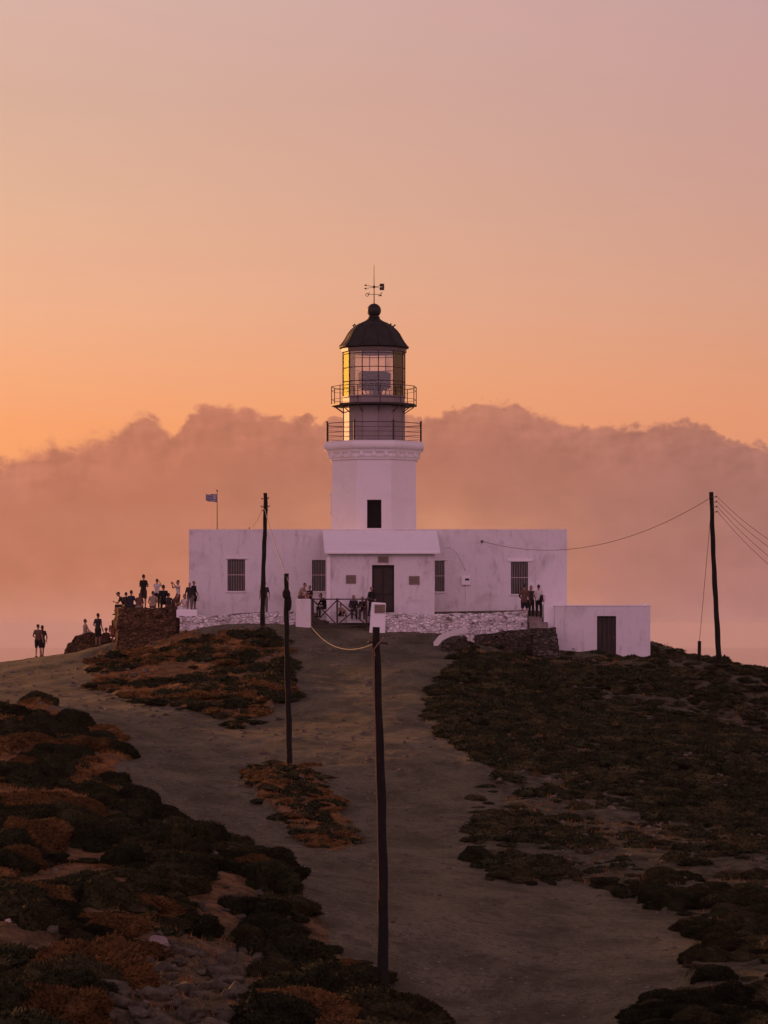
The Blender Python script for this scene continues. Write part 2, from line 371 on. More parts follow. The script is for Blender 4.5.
uc = np.concatenate([-np.geomspace(14, .2, 30), np.arange(-.18, .1801, .0011), np.geomspace(.2, 14, 30)])
ys = np.concatenate([np.linspace(-300, 20, 28)[:-1], np.linspace(20, 38, 16)[:-1], np.exp(np.arange(math.log(38), math.log(182), .0031)), np.geomspace(184, 700, 28)])
gy = np.repeat(ys[:, None], len(uc), 1); gx = uc[None]*np.maximum(gy, 38)
G, veg, gu, gm, gi, gr, grs = Hgt(gx, gy, True)
nr, nc = gx.shape
idx = np.arange(nr*nc).reshape(nr, nc)
quads = np.stack([idx[:-1, :-1], idx[:-1, 1:], idx[1:, 1:], idx[1:, :-1]], -1).reshape(-1, 4)
vq = veg.reshape(-1)[quads].mean(1)
def smoothmask(a, it=2):
    for _ in range(it):
        a = (a + np.roll(a, 1, 0) + np.roll(a, -1, 0) + np.roll(a, 1, 1) + np.roll(a, -1, 1))/5
    return a
vsm = smoothmask(veg.astype(float), 5)
gpx, gpy = proj(gx, gy, G)
dry = np.clip(smoothmask((gu | gi | gm).astype(float), 3), 0, 1)
dry = dry*np.clip(1.25-np.abs(np.where(gm, np.clip((gpy-760)/200, 0, 1), .25)), 0, 1)

def ground_mat():
    m = bpy.data.materials.new('slope_soil'); m.use_nodes = True; k = NT(m.node_tree); b = k.n['Principled BSDF']
    v = k.node('ShaderNodeTexCoord').outputs['Object']
    at = k.node('ShaderNodeAttribute', attribute_name='zone'); s3 = k.node('ShaderNodeSeparateColor'); k.put(s3.inputs[0], at.outputs['Color'])
    n1 = k.noise(v, .35, 6, .6); n2 = k.noise(v, 2.2, 6, .65); n3 = k.noise(v, 14., 4, .7); n4 = k.noise(v, 1.1, 4, .6, 1.)
    # track: pale beaten earth with scuffs; scrub: darker stony soil; dry patches: straw and russet
    mp = k.node('ShaderNodeMapping'); k.put(mp.inputs[0], v); mp.inputs['Scale'].default_value = (.5, .22, 1.); mp.inputs['Rotation'].default_value = (0, 0, .1)
    n5 = k.noise(mp.outputs[0], 1.5, 4, .6)
    path = k.mix(k.mapr(n5, .3, .7), (.072, .066, .039, 1), (.150, .136, .080, 1)); path = k.mix(k.m('MULTIPLY', k.mapr(n1, .4, .7), .6), path, (.205, .182, .115, 1))
    path = k.mix(k.m('MULTIPLY', k.mapr(k.noise(v, 4.5, 5, .75), .50, .64), .55), path, (.044, .041, .025, 1)); path = k.mix(k.m('MULTIPLY', k.mapr(n3, .52, .62), .65), path, (.042, .036, .024, 1)); path = k.mix(k.m('MULTIPLY', k.mapr(n4, .54, .66), .5), path, (.050, .043, .029, 1))
    vs_ = k.node('ShaderNodeTexVoronoi', feature='F1'); k.put(vs_.inputs['Vector'], v); vs_.inputs['Scale'].default_value = 3.2; sc_ = k.node('ShaderNodeSeparateColor'); k.put(sc_.inputs[0], vs_.outputs['Color'])
    spk = k.m('MULTIPLY', k.mapr(vs_.outputs['Distance'], .2, .10), k.mapr(sc_.outputs[0], .66, .7)); path = k.mix(k.m('MULTIPLY', spk, .7), path, (.27, .23, .17, 1))
    soil = k.mix(k.mapr(n2, .3, .7), (.040, .038, .020, 1), (.145, .135, .078, 1)); soil = k.mix(k.mapr(n3, .6, .75), soil, (.17, .145, .105, 1))
    rus = k.mix(k.mapr(n2, .35, .65), (.13, .064, .021, 1), (.36, .175, .056, 1)); rus = k.mix(k.mapr(n3, .5, .7), rus, (.34, .21, .10, 1))
    soil = k.mix(k.m('MULTIPLY', s3.outputs[1], k.mapr(n1, .3, .6, .35, 1.)), soil, rus)
    f = k.mapr(k.m('ADD', s3.outputs[0], k.m('MULTIPLY', k.m('SUBTRACT', n2, .5), .9)), .35, .65)
    c = k.mix(f, path, soil); k.put(b.inputs['Base Color'], c); b.inputs['Roughness'].default_value = .95; b.inputs['Specular IOR Level'].default_value = .1
    bn = k.node('ShaderNodeBump'); bn.inputs['Strength'].default_value = 1.; bn.inputs['Distance'].default_value = .09
    vo = k.node('ShaderNodeTexVoronoi', feature='F1'); k.put(vo.inputs['Vector'], v); vo.inputs['Scale'].default_value = 7.
    hgt = k.m('ADD', k.m('MULTIPLY', n3, k.m('ADD', k.m('MULTIPLY', f, .7), .35)), k.m('ADD', k.m('MULTIPLY', n2, .5), k.m('MULTIPLY', vo.outputs['Distance'], k.m('MULTIPLY', f, .6))))
    k.put(bn.inputs['Height'], hgt); k.put(b.inputs['Normal'], bn.outputs[0])
    return m
M_ground = ground_mat()
def sheet(name, sel):
    q = quads[sel]; used = np.unique(q); remap = np.full(nr*nc, -1); remap[used] = np.arange(len(used))
    co = np.stack([gx.reshape(-1)[used], gy.reshape(-1)[used], G.reshape(-1)[used]], 1)
    me = bpy.data.meshes.new(name); q = remap[q]
    me.vertices.add(len(co)); me.vertices.foreach_set('co', co.ravel()); me.loops.add(q.size); me.loops.foreach_set('vertex_index', q.ravel().astype(np.int32))
    me.polygons.add(len(q)); me.polygons.foreach_set('loop_start', np.arange(0, q.size, 4, dtype=np.int32)); me.polygons.foreach_set('loop_total', np.full(len(q), 4, np.int32))
    me.update(calc_edges=True); me.polygons.foreach_set('use_smooth', [True]*len(q)); me.materials.append(M_ground)
    ca = me.color_attributes.new('zone', 'FLOAT_COLOR', 'POINT')
    c = np.zeros((len(co), 4)); c[:, 0] = vsm.reshape(-1)[used]; c[:, 1] = dry.reshape(-1)[used]; c[:, 3] = 1
    ca.data.foreach_set('color', c.ravel())
    o = link(name, me); o['kind'] = 'structure'; return o
sheet('ground', vq >= .5); sheet('dirt_track', vq < .5)

# the sea far below the headland
def seamat():
    m = bpy.data.materials.new('sea_water'); m.use_nodes = True; k = NT(m.node_tree); b = k.n['Principled BSDF']
    b.inputs['Base Color'].default_value = (.02, .015, .018, 1); b.inputs['Roughness'].default_value = .06
    v = k.node('ShaderNodeTexCoord').outputs['Object']; bn = k.node('ShaderNodeBump'); bn.inputs['Strength'].default_value = .01
    k.put(bn.inputs['Height'], k.noise(v, .03, 4, .6)); k.put(b.inputs['Normal'], bn.outputs[0]); return m
sea = MB(); n = 96
RR = (300., 1200., 3000., 6000., 10000., 15000., 20000., 25000., 30000., 35000., 40000., 44000., 48000., 54000.)
rings = [(r*math.cos(2*math.pi*j/n), r*math.sin(2*math.pi*j/n), -172.-r*r/1.2742e7) for r in RR for j in range(n)]; q = len(RR)
sea.add(rings + [(0, 0, -172.)], [(i*n+j, i*n+(j+1) % n, (i+1)*n+(j+1) % n, (i+1)*n+j)[::-1] for i in range(q-1) for j in range(n)] + [(q*n, j, (j+1) % n) for j in range(n)])
sea.build('sea', seamat())['kind'] = 'structure'

# sea haze, closed box round camera and scene
hm = bpy.data.materials.new('sea_haze'); hm.use_nodes = True; k = NT(hm.node_tree); k.n.remove(k.n['Principled BSDF'])
pv = k.node('ShaderNodeVolumePrincipled'); pv.inputs['Color'].default_value = (.82, .78, .86, 1); pv.inputs['Anisotropy'].default_value = .06; pv.inputs['Density'].default_value = 2.6e-5
k.l.new(pv.outputs[0], k.n['Material Output'].inputs['Volume'])
hx = MB(); hx.box((-56000, -56000, -420), (56000, 56000, 22)); hx.build('haze', hm)['kind'] = 'stuff'

# ------------------------------------------------------------------ lighthouse keepers' house
s160 = 160/F
def pane_wall(mb, x0, x1, z0, z1, y, openings, rev=.25):
    """front face at y with openings cut out and reveals going back"""
    xs = sorted({x0, x1, *[o[0] for o in openings], *[o[1] for o in openings]}); zs = sorted({z0, z1, *[o[2] for o in openings], *[o[3] for o in openings]})
    for i in range(len(xs)-1):
        for j in range(len(zs)-1):
            cx, cz = (xs[i]+xs[i+1])/2, (zs[j]+zs[j+1])/2
            if any(o[0] < cx < o[1] and o[2] < cz < o[3] for o in openings): continue
            mb.add([(xs[i], y, zs[j]), (xs[i+1], y, zs[j]), (xs[i+1], y, zs[j+1]), (xs[i], y, zs[j+1])], [(0, 1, 2, 3)])
    for a, b, c, d in openings:
        q = y+rev
        mb.add([(a,y,c),(b,y,c),(b,y,d),(a,y,d),(a,q,c),(b,q,c),(b,q,d),(a,q,d)], [(0,4,5,1),(1,5,6,2),(2,6,7,3),(3,7,4,0)])
def shell(mb, x0, x1, z0, z1, y, y2):
    mb.add([(x0,y,z0),(x1,y,z0),(x1,y2,z0),(x0,y2,z0),(x0,y,z1),(x1,y,z1),(x1,y2,z1),(x0,y2,z1)], [(1,2,6,5),(2,3,7,6),(3,0,4,7)])

HY = 160.
def X(px, Y=HY): return (px-384)/F*Y
def Z(py, Y=HY): return (HOR-py)/F*Y
house = empty('keepers_house', (X(374), HY, .5), 'long flat-roofed whitewashed keepers\' house at the foot of the lighthouse tower', 'house')
hl = Vector(house.location)
def hb(mb, name, mat, parent=house, **k):
    root = parent
    while root.parent: root = root.parent
    l = Vector(root.location); mb.v = [tuple(Vector(v)-l) for v in mb.v]; o = mb.build(name, mat, parent, **k); return o
wins = [(X(227.5), X(245), Z(591), Z(559.5)), (X(312), X(325.5), Z(591), Z(560)), (X(435), X(444.5), Z(591.5), Z(561)), (X(511), X(528), Z(594), Z(562))]
w = MB(); x0, x1, zt = X(189), X(567), Z(529.3)
pane_wall(w, x0, x1, -1.4, zt, HY, wins, .3); shell(w, x0, x1, -1.4, zt, HY, HY+8.5)
# parapet top and inner faces
pi = .32; zi = zt-.28
w.add([(x0,HY,zt),(x1,HY,zt),(x1,HY+8.5,zt),(x0,HY+8.5,zt),(x0+pi,HY+pi,zt),(x1-pi,HY+pi,zt),(x1-pi,HY+8.5-pi,zt),(x0+pi,HY+8.5-pi,zt),
       (x0+pi,HY+pi,zi),(x1-pi,HY+pi,zi),(x1-pi,HY+8.5-pi,zi),(x0+pi,HY+8.5-pi,zi)], [(0,1,5,4),(1,2,6,5),(2,3,7,6),(3,0,4,7),(4,5,9,8),(5,6,10,9),(6,7,11,10),(7,4,8,11)])
hb(w, 'wall', M_white)
rf = MB(); rf.box((x0+pi+.002, HY+pi+.002, zi-.4), (x1-pi-.002, HY+8.5-pi-.002, zi-.02)); hb(rf, 'roof', M_white)
for wi, (a, b, c, d) in enumerate(wins):
    f = MB(); q = HY+.14; t_ = .045
    for (p0, p1) in (((a,q,c),(a+t_,q+.07,d)), ((b-t_,q,c),(b,q+.07,d)), ((a+t_,q,c),(b-t_,q+.07,c+t_)), ((a+t_,q,d-t_),(b-t_,q+.07,d))): f.box(p0, p1)
    fo = hb(f, 'window', M_dark)
    g = MB(); g.box((a+t_, q+.03, c+t_), (b-t_, q+.04, d-t_)); hb(g, 'pane', pmat('dark_window_pane', (.02, .016, .014), .12, .1, spec=.5), fo)
    br = MB(); nb = 7 if b-a > .8 else 5
    for i in range(nb):
        bx_ = a+(b-a)*(i+.5)/nb; br.tube([(bx_, HY+.06, c), (bx_, HY+.06, d)], .014, 6)
    hb(br, 'bars', pmat('window_bar', (.30, .23, .21), .6, .3, 6.), fo)
    mr = MB(); zm = (c+d)/2+.02; mr.box((a, HY+.035, zm-.025), (b, HY+.05, zm+.03)); hb(mr, 'cross_bar', pmat('cross_bar_paint', (.36, .28, .26), .6, .2, 6.), fo)
    sl_ = MB(); sl_.box((a-.08, HY-.06, c-.09), (b+.08, HY+.02, c-.003)); hb(sl_, 'sill', M_white, fo, bevel=.012)
    if wi in (0, 2, 3):
        ln = MB(); k = .16 if wi == 3 else .1; ln.box((a-k, HY-.07, d+.03), (b+k+.08, HY+.02, d+(.17 if wi == 3 else .07))); hb(ln, 'lintel', M_white2 if wi == 3 else M_white, fo, bevel=.012)
    # dark room behind, closed so no light leaks through
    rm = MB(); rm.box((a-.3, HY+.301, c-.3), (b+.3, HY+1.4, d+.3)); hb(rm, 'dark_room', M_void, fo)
# porch with its sloping roof
PY = 157.2
def xp(px): return X(px, PY)
def zp(py): return Z(py, PY)
po = MB(); dr = (xp(372), xp(394.2), zp(612.5), zp(565))
pane_wall(po, xp(329), xp(434.5), .1, zp(554), PY, [dr], .28)
po.add([(xp(329),PY,.1),(xp(434.5),PY,.1),(xp(434.5),HY,.1),(xp(329),HY,.1),(xp(329),PY,zp(554)),(xp(434.5),PY,zp(554)),(xp(434.5),HY,zp(554)),(xp(329),HY,zp(554))], [(1,2,6,5),(3,0,4,7)])
porch = hb(po, 'porch', M_white)
pr = MB(); ex0, ex1, ez = xp(324.5), xp(440.5), Z(554.5, 156.9); th = .17; tz = Z(529.8)
pr.hexa([(ex0,156.85,ez),(ex1,156.85,ez),(X(438),HY-.003,tz-.3),(X(323),HY-.003,tz-.3),(ex0,156.85,ez+th),(ex1,156.85,ez+th),(X(437),HY-.003,tz-.03),(X(322),HY-.003,tz-.03)])
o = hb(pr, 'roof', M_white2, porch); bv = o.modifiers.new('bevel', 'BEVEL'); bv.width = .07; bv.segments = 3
for xx in (xp(329)+.02, xp(434.5)-.22):
    gab = MB(); gab.hexa([(xx,PY+.004,zp(554)+.002),(xx+.2,PY+.004,zp(554)+.002),(xx+.2,HY,zp(554)+.002),(xx,HY,zp(554)+.002),(xx,PY+.004,ez+.06),(xx+.2,PY+.004,ez+.06),(xx+.2,HY,tz-.2),(xx,HY,tz-.2)]); hb(gab, 'gable', M_white, porch)

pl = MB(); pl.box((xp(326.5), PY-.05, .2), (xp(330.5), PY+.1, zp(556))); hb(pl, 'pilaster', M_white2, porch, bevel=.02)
dp_ = MB(); a, b, c, d = dr; dp_.box((a+.003, PY+.2, c-.3), (b-.003, PY+.27, d-.003)); door = hb(dp_, 'door', pmat('door_paint', (.022, .015, .012), .6, .3, 2.), porch)
dd = MB(); mid_ = (a+b)/2
for (u0, u1) in ((a+.09, mid_-.05), (mid_+.05, b-.09)):
    for (v0, v1) in ((c+.15, c+.85), (c+1.0, d-.2)): dd.box((u0, PY+.175, v0), (u1, PY+.199, v1))
hb(dd, 'door', pmat('door_panel_paint', (.035, .024, .018), .55, .3, 2.), porch, bevel=.01).name = 'door_panel'
hd = MB(); hd.ball((mid_+.12, PY+.17, c+1.05), .035, 10); hb(hd, 'door_handle', M_plaque, porch)
def plaque(x0, x1, y0, y1, Y, parent, mat=None, lab=None):
    p = MB(); p.box((X(x0, Y), Y-.05, Z(y1, Y)), (X(x1, Y), Y-.002, Z(y0, Y))); o = hb(p, 'plaque', mat or M_plaque, parent, bevel=.008)
    r = MB(); zt_, zb = Z(y0, Y)-.05, Z(y1, Y)+.05; k = max(3, int((zt_-zb)/.07))
    for i in range(k):
        zz = zt_-(zt_-zb)*(i+.5)/k; e = random.uniform(.02, .14)
        r.box((X(x0, Y)+.05, Y-.062, zz-.012), (X(x1, Y)-.05-e, Y-.0505, zz+.012))
    hb(r, 'raised_lines', pmat('plaque_relief', (.12, .085, .065), .6, .2, 12.), parent)
    return o
plaque(346, 356, 575, 583.5, PY, porch); plaque(409, 419.5, 576, 584.5, PY, porch); plaque(378, 388.5, 556.5, 562.5, PY, porch)
mt = MB(); mt.box((X(461.5), HY-.16, Z(585)), (X(470), HY-.002, Z(576))); mbx = hb(mt, 'meter_box', M_white2, bevel=.015)
ms = MB(); ms.box((X(465), HY-.175, Z(580.5)), (X(469), HY-.161, Z(578.5))); hb(ms, 'slot', M_dark, mbx)
cd = MB(); cd.tube([(X(466), HY-.03, Z(585)), (X(466.2), HY-.03, Z(600)), (X(466), HY-.03, Z(617))], .022, 6)
arc = [(X(444+22*u), HY-.025, Z(553-8*math.sin(math.pi*(.25+u*.55))+22*u*u)) for u in np.linspace(0, 1, 14)]; cd.tube(arc, .018, 6)
arc = [(X(482-13*u-1.5*math.sin(math.pi*u)), HY-.025, Z(541+30*u+4*u*u)) for u in np.linspace(0, 1, 10)]; cd.tube(arc, .014, 6)
hb(cd, 'conduit', M_white2)
ib = MB(); ib.box((X(480.8), HY-.12, Z(542.3)), (X(482.8), HY-.002, Z(540.3))); hb(ib, 'cable_bracket', M_iron)
gp = MB(); gp.tube([(X(249), HY+.15, zt), (X(249), HY+.15, zt+.12)], .03); hb(gp, 'roof_eyelet', M_iron)

# ------------------------------------------------------------------ lighthouse tower
TY = 163.5; TX = (374-384)/F*TY; ts = TY/F
def tz_(py): return (HOR-py)*ts
tower = empty('lighthouse_tower', (TX, TY, .5), 'white octagonal lighthouse tower with two railed galleries and dark domed lantern', 'lighthouse')
def tb(mb, name, mat, parent=tower, **k): return hb(mb, name, mat, parent, **k)
o8 = R(22.5)
c_ = lambda r: r*ts/math.cos(math.pi/8)      # apothem in pixels -> circumradius
sh = MB()
ra0, ra1 = c_(43)/ts, c_(41.5)/ts
# octagonal shaft, front face with a window opening
def octv(ap, z): return [(TX+c_(ap)*math.sin(o8+k*math.pi/4), TY-c_(ap)*math.cos(o8+k*math.pi/4), z) for k in range(8)]   # 7->0 is the front face
b0, b1 = octv(43, 0.), octv(41.6, tz_(461))
sh.add(b0+b1, [(k, (k+1) % 8, 8+(k+1) % 8, 8+k) for k in range(7)])
zz0, zz1 = b0[0][2], b1[0][2]
def fp(px, z):
    u = (z-zz0)/(zz1-zz0); yf = b0[0][1]*(1-u)+b1[0][1]*u; hw = b0[0][0]*(1-u)+b1[0][0]*u-TX
    return (TX+max(-1, min(1, px))*hw, yf, z)
wx0, wx1, wz0, wz1 = -.385, .43, tz_(529.5), tz_(501.3)
for (a, b, c, d) in ((-1, wx0, zz0, zz1), (wx1, 1, zz0, zz1), (wx0, wx1, zz0, wz0), (wx0, wx1, wz1, zz1)): sh.add([fp(a, c), fp(b, c), fp(b, d), fp(a, d)], [(0, 1, 2, 3)])
ca, cb, cc, cd_ = fp(wx0, wz0), fp(wx1, wz0), fp(wx1, wz1), fp(wx0, wz1); bk = [(p[0], p[1]+.35, p[2]) for p in (ca, cb, cc, cd_)]
sh.add([ca, cb, cc, cd_]+bk, [(0,4,5,1),(1,5,6,2),(2,6,7,3),(3,7,4,0)])
tb(sh, 'shaft', M_tower)
dk = MB(); dk.box((ca[0]-.1, ca[1]+.33, ca[2]-.1), (cb[0]+.1, ca[1]+.42, cc[2]+.1)); twd = tb(dk, 'doorway', M_void)
df = MB()
for (q0, q1) in (((ca[0], ca[1]+.2, ca[2]), (ca[0]+.05, ca[1]+.27, cc[2]-.02)), ((cb[0]-.05, ca[1]+.2, ca[2]), (cb[0], ca[1]+.27, cc[2]-.02)), ((ca[0]+.05, ca[1]+.2, cc[2]-.08), (cb[0]-.05, ca[1]+.27, cc[2]-.02))): df.box(q0, q1)
tb(df, 'frame', M_dark, twd)
# moulded cornice
cz = lambda py: tz_(py)
def ring8(prof, name, mat, **k):
    m = MB(); m.lathe([(c_(r), tz_(py)) for r, py in prof], (TX, TY, 0), 8, rot=o8); return tb(m, name, mat, **k)
ring8([(41.7, 462), (43.5, 461), (43.5, 459.5), (44.6, 459), (44.6, 455.5), (46, 454), (47.2, 451.5)], 'cornice', M_tower)
for k in range(8):     # small corbels round the neck, three to a side
    th0 = k*math.pi/4
    for q in (-.5, 0, .5):
        nx, ny = math.sin(th0), -math.cos(th0); tx_, ty_ = math.cos(th0), math.sin(th0); w_ = c_(45)*math.sin(math.pi/8)*q*1.3
        cxx, cyy = TX+nx*44.8*ts+tx_*w_, TY+ny*44.8*ts+ty_*w_
        pts_ = []; co = MB()
        for dz_ in (tz_(457.8), tz_(453.6)):
            for su, sv in ((-.09, -.03), (.09, -.03), (.09, .07), (-.09, .07)): pts_.append((cxx+tx_*su+nx*-sv*-1, cyy+ty_*su+ny*-sv*-1, dz_))
        co.hexa(pts_); tb(co, 'corbel', M_tower)
ring8([(47.4, 451.4), (49.2, 450.2), (50, 448.5), (50, 446.5), (49.2, 445), (48.6, 444.8), (48.6, 443.2), (47.8, 442.8)], 'gallery_slab', M_tower)
# main gallery railing
rl = MB(); R8 = c_(47.4)*.985
rv = [(TX+R8*math.sin(o8+k*math.pi/4), TY-R8*math.cos(o8+k*math.pi/4)) for k in range(8)]
gz = tz_(442.9)
for py_, rr in ((424.6, .022), (429.5, .013), (434, .013), (438.6, .013)):
    for k in range(8):
        a, b = rv[k], rv[(k+1) % 8]; rl.tube([(a[0], a[1], tz_(py_)), (b[0], b[1], tz_(py_))], rr, 6)
railing = tb(rl, 'railing', M_rail)
for k in range(8):
    pm = MB(); pm.tube([(rv[k][0], rv[k][1], gz), (rv[k][0], rv[k][1], tz_(423.6))], .045, 8); pm.ball((rv[k][0], rv[k][1], tz_(423.4)), .06, 8); tb(pm, 'rail_post', M_iron, railing)
# lantern murette (12-sided)
N12 = 12; rot12 = R(8.3); RL = 31.3*ts
def v12(r, z, k): return (TX+r*math.sin(rot12+k*math.pi/6), TY-r*math.cos(rot12+k*math.pi/6), z)
mu = MB(); mu.lathe([(RL*.985, gz-.05), (RL*.985, tz_(407))], (TX, TY, 0), 12, rot=rot12)
mur = tb(mu, 'lantern_wall', M_murette)
se = MB()
for k in range(12): se.tube([v12(RL*.99, gz, k), v12(RL*.99, tz_(407), k)], .018, 6)
se.lathe([(RL*1.02, gz), (RL*1.02, gz+.09), (RL*.99, gz+.1)], (TX, TY, 0), 12, rot=rot12)
tb(se, 'seams', pmat('seam_paint', (.20, .16, .155), .5, .2, 4.), mur)
# upper gallery
RG = 43.4*ts
ug = MB(); ug.lathe([(RG, tz_(406.3)), (RG, tz_(404.9)), (RG*.99, tz_(404.7))], (TX, TY, 0), 12, rot=rot12)
for k in range(12):
    a, b = v12(RL*.98, tz_(413.5), k), v12(RG*.93, tz_(406.8), k); ug.tube([a, b], .028, 6)
ugo = tb(ug, 'upper_gallery', M_iron)
ur = MB(); RG2 = RG*.985
for py_, rr in ((387.2, .02), (391.2, .012), (400., .013)):
    for k in range(12): ur.tube([v12(RG2, tz_(py_), k), v12(RG2, tz_(py_), k+1)], rr, 6)
for k in range(12):
    ur.tube([v12(RG2, tz_(405), k), v12(RG2, tz_(386.9), k)], .026, 6)
tb(ur, 'upper_railing', M_rail)
# lantern room: curb, mullions, panes, lens
lc = MB(); lc.lathe([(RL*1.0, tz_(404.8)), (RL*1.0, tz_(398.2)), (RL*1.03, tz_(398)), (RL*1.03, tz_(397))], (TX, TY, 0), 12, rot=rot12); tb(lc, 'lantern_curb', M_murette)
lt = MB(); ltz, lbz = tz_(352), tz_(397)
for k in range(12): lt.tube([v12(RL, lbz, k), v12(RL, ltz, k)], .03, 6)
for py_, rr in ((368.8, .024), (382.5, .024), (355, .024)):
    for k in range(12): lt.tube([v12(RL, tz_(py_), k), v12(RL, tz_(py_), k+1)], rr, 6)
tb(lt, 'lantern_frame', M_rail)
for k in range(12):
    gq = MB(); e = .985
    gq.hexa([v12(RL*.995, lbz, k), v12(RL*.995, lbz, k+1), v12(RL*.985, lbz, k+1), v12(RL*.985, lbz, k), v12(RL*.995, ltz, k), v12(RL*.995, ltz, k+1), v12(RL*.985, ltz, k+1), v12(RL*.985, ltz, k)])
    tb(gq, 'lantern_pane', M_glass)
le = MB(); le.lathe([(.30, 0), (.32, .5), (.25, .6)], (TX+.15, TY, tz_(397)), 10)
prof = [(.75, tz_(389.5)), (1.0, tz_(388)), (1.02, tz_(374)), (.9, tz_(372.3)), (.6, tz_(372))]
le.lathe([(r*.88, z) for r, z in prof], (TX, TY, 0), 16)
for k in range(6): le.tube([(TX+.55*math.sin(k*1.05+.3), TY+.55*math.cos(k*1.05+.3), tz_(397)), (TX+.7*math.sin(k*1.05+.3), TY+.7*math.cos(k*1.05+.3), tz_(389))], .035, 6)
for z in np.linspace(tz_(387), tz_(374.5), 7): le.lathe([(.90, z), (.95, z+.03), (.90, z+.06)], (TX, TY, 0), 16)
tb(le, 'lamp_lens', M_lens)
fl = MB(); fl.lathe([(RL*.97, tz_(398.6)), (RL*.97, tz_(398.1))], (TX, TY, 0), 12, rot=rot12); tb(fl, 'lantern_floor', M_dark)
# dome with ribs
dome = MB(); dprof = [(34.8, 348.4), (34.9, 347.3), (33, 345.4), (30.4, 342), (28, 338), (25.8, 334), (23, 330.5), (19, 327), (14.5, 324.2), (10, 322.3), (7, 320.6), (5.2, 318.6)]
pr_ = []
for i in range(len(dprof)-1):
    for u in (0, .5): pr_.append((dprof[i][0]*(1-u)+dprof[i+1][0]*u, dprof[i][1]*(1-u)+dprof[i+1][1]*u))
pr_.append(dprof[-1])
dome.lathe([(r*ts, tz_(p)) for r, p in [(29, 349.6)]+pr_], (TX, TY, 0), 36, rot=rot12)
dm = tb(dome, 'dome', M_dome); dm.modifiers.new('w', 'WEIGHTED_NORMAL')
rb = MB()
for k in range(12):
    rb.tube([v12(r*ts*1.006, tz_(p)+.01, k) for r, p in dprof[1:]], .032, 6)
tb(rb, 'ribs', M_dome, dm)
fr_ = MB(); fr_.lathe([(RL*1.03, tz_(353)), (RL*1.05, tz_(352.5)), (RL*1.05, tz_(349.2)), (RL*1.0, tz_(349))], (TX, TY, 0), 12, rot=rot12)
tb(fr_, 'frieze', pmat('frieze_paint', (.14, .105, .09), .5, .2, 3.))
for k in range(12):
    hk = MB(); p = v12(19.6*ts, tz_(327.0), k+.5); q = v12(21*ts, tz_(325.4), k+.5); hk.tube([p, q], .03, 6); hk.ball(q, .05, 8); tb(hk, 'dome_knob', M_iron, dm)
fn = MB(); fn.lathe([(5.2*ts, tz_(319)), (5.0*ts, tz_(318)), (6.0*ts, tz_(317.6)), (6.0*ts, tz_(316.8)), (4.6*ts, tz_(316.2)), (4.4*ts, tz_(314.5))], (TX, TY, 0), 20)
fn.ball((TX, TY, tz_(310.6)), 7.1*ts, 22); fo_ = tb(fn, 'ball_finial', M_dome, smooth=True)
wv = MB(); wv.tube([(TX, TY, tz_(304)), (TX, TY, tz_(264.8))], [.035, .012], 8); wv.ball((TX, TY, tz_(286.9)), .08, 10)
vane = tb(wv, 'weather_vane', M_iron)
for (ang, dzz, nm) in ((R(28), 0, 'arrow'), (R(-28), 0, 'arrow')):
    a = MB(); dv = Vector((math.cos(ang), math.sin(ang), 0)); c0 = Vector((TX, TY, tz_(286.9)))
    tlt = Vector((0, 0, .13 if ang < 0 else -.13))
    a.tube([c0-dv*.5+tlt*.9, c0+dv*.62-tlt], .014, 6)
    h = c0-dv*.5+tlt*.9; a.add([h-dv*.12, h+dv*.06+Vector((0,0,.07)), h+dv*.06-Vector((0,0,.07)), h+Vector((.01,.03,0)), h-Vector((.01,.03,0))], [(0,1,3),(0,3,2),(0,4,1),(0,2,4),(1,4,3),(4,2,3)])
    tl = c0+dv*.47-tlt*.9
    for sg in (-1, 1):
        up_ = Vector((0, 0, .085*sg)); th_ = Vector((-dv.y, dv.x, 0))*.012
        a.hexa([tl-dv*.13-th_, tl+dv*.13-th_, tl+dv*.13+th_, tl-dv*.13+th_, tl-dv*.1-th_+up_, tl+dv*.16-th_+up_, tl+dv*.16+th_+up_, tl-dv*.1+th_+up_])
    tb(a, nm, M_iron, vane)
cr = MB(); zc = tz_(294.4); cr.tube([(TX-.34, TY, zc), (TX+.34, TY, zc)], .015, 6); cr.tube([(TX, TY-.34, zc), (TX, TY+.34, zc)], .015, 6)
cr.tube([(TX-.37+.08*math.cos(q), TY, zc-.02+.08*math.sin(q)) for q in np.linspace(0, 6.28, 13)], .018, 5)
cr.tube([(TX-.30, TY, zc-.04), (TX-.25, TY, zc+.12)], .018, 5)
cr.tube([(TX+.25, TY, zc-.08), (TX+.40, TY, zc-.03), (TX+.36, TY, zc+.04), (TX+.44, TY, zc+.1)], .025, 5); cr.tube([(TX+.22, TY, zc-.07), (TX+.42, TY, zc-.08)], .02, 5)
tb(cr, 'direction_cross', M_iron, vane)
bxl = MB(); bxl.box((TX-43.6*ts, TY-.5, tz_(515)), (TX-41.5*ts, TY-.1, tz_(492))); tb(bxl, 'cable_duct', M_white)

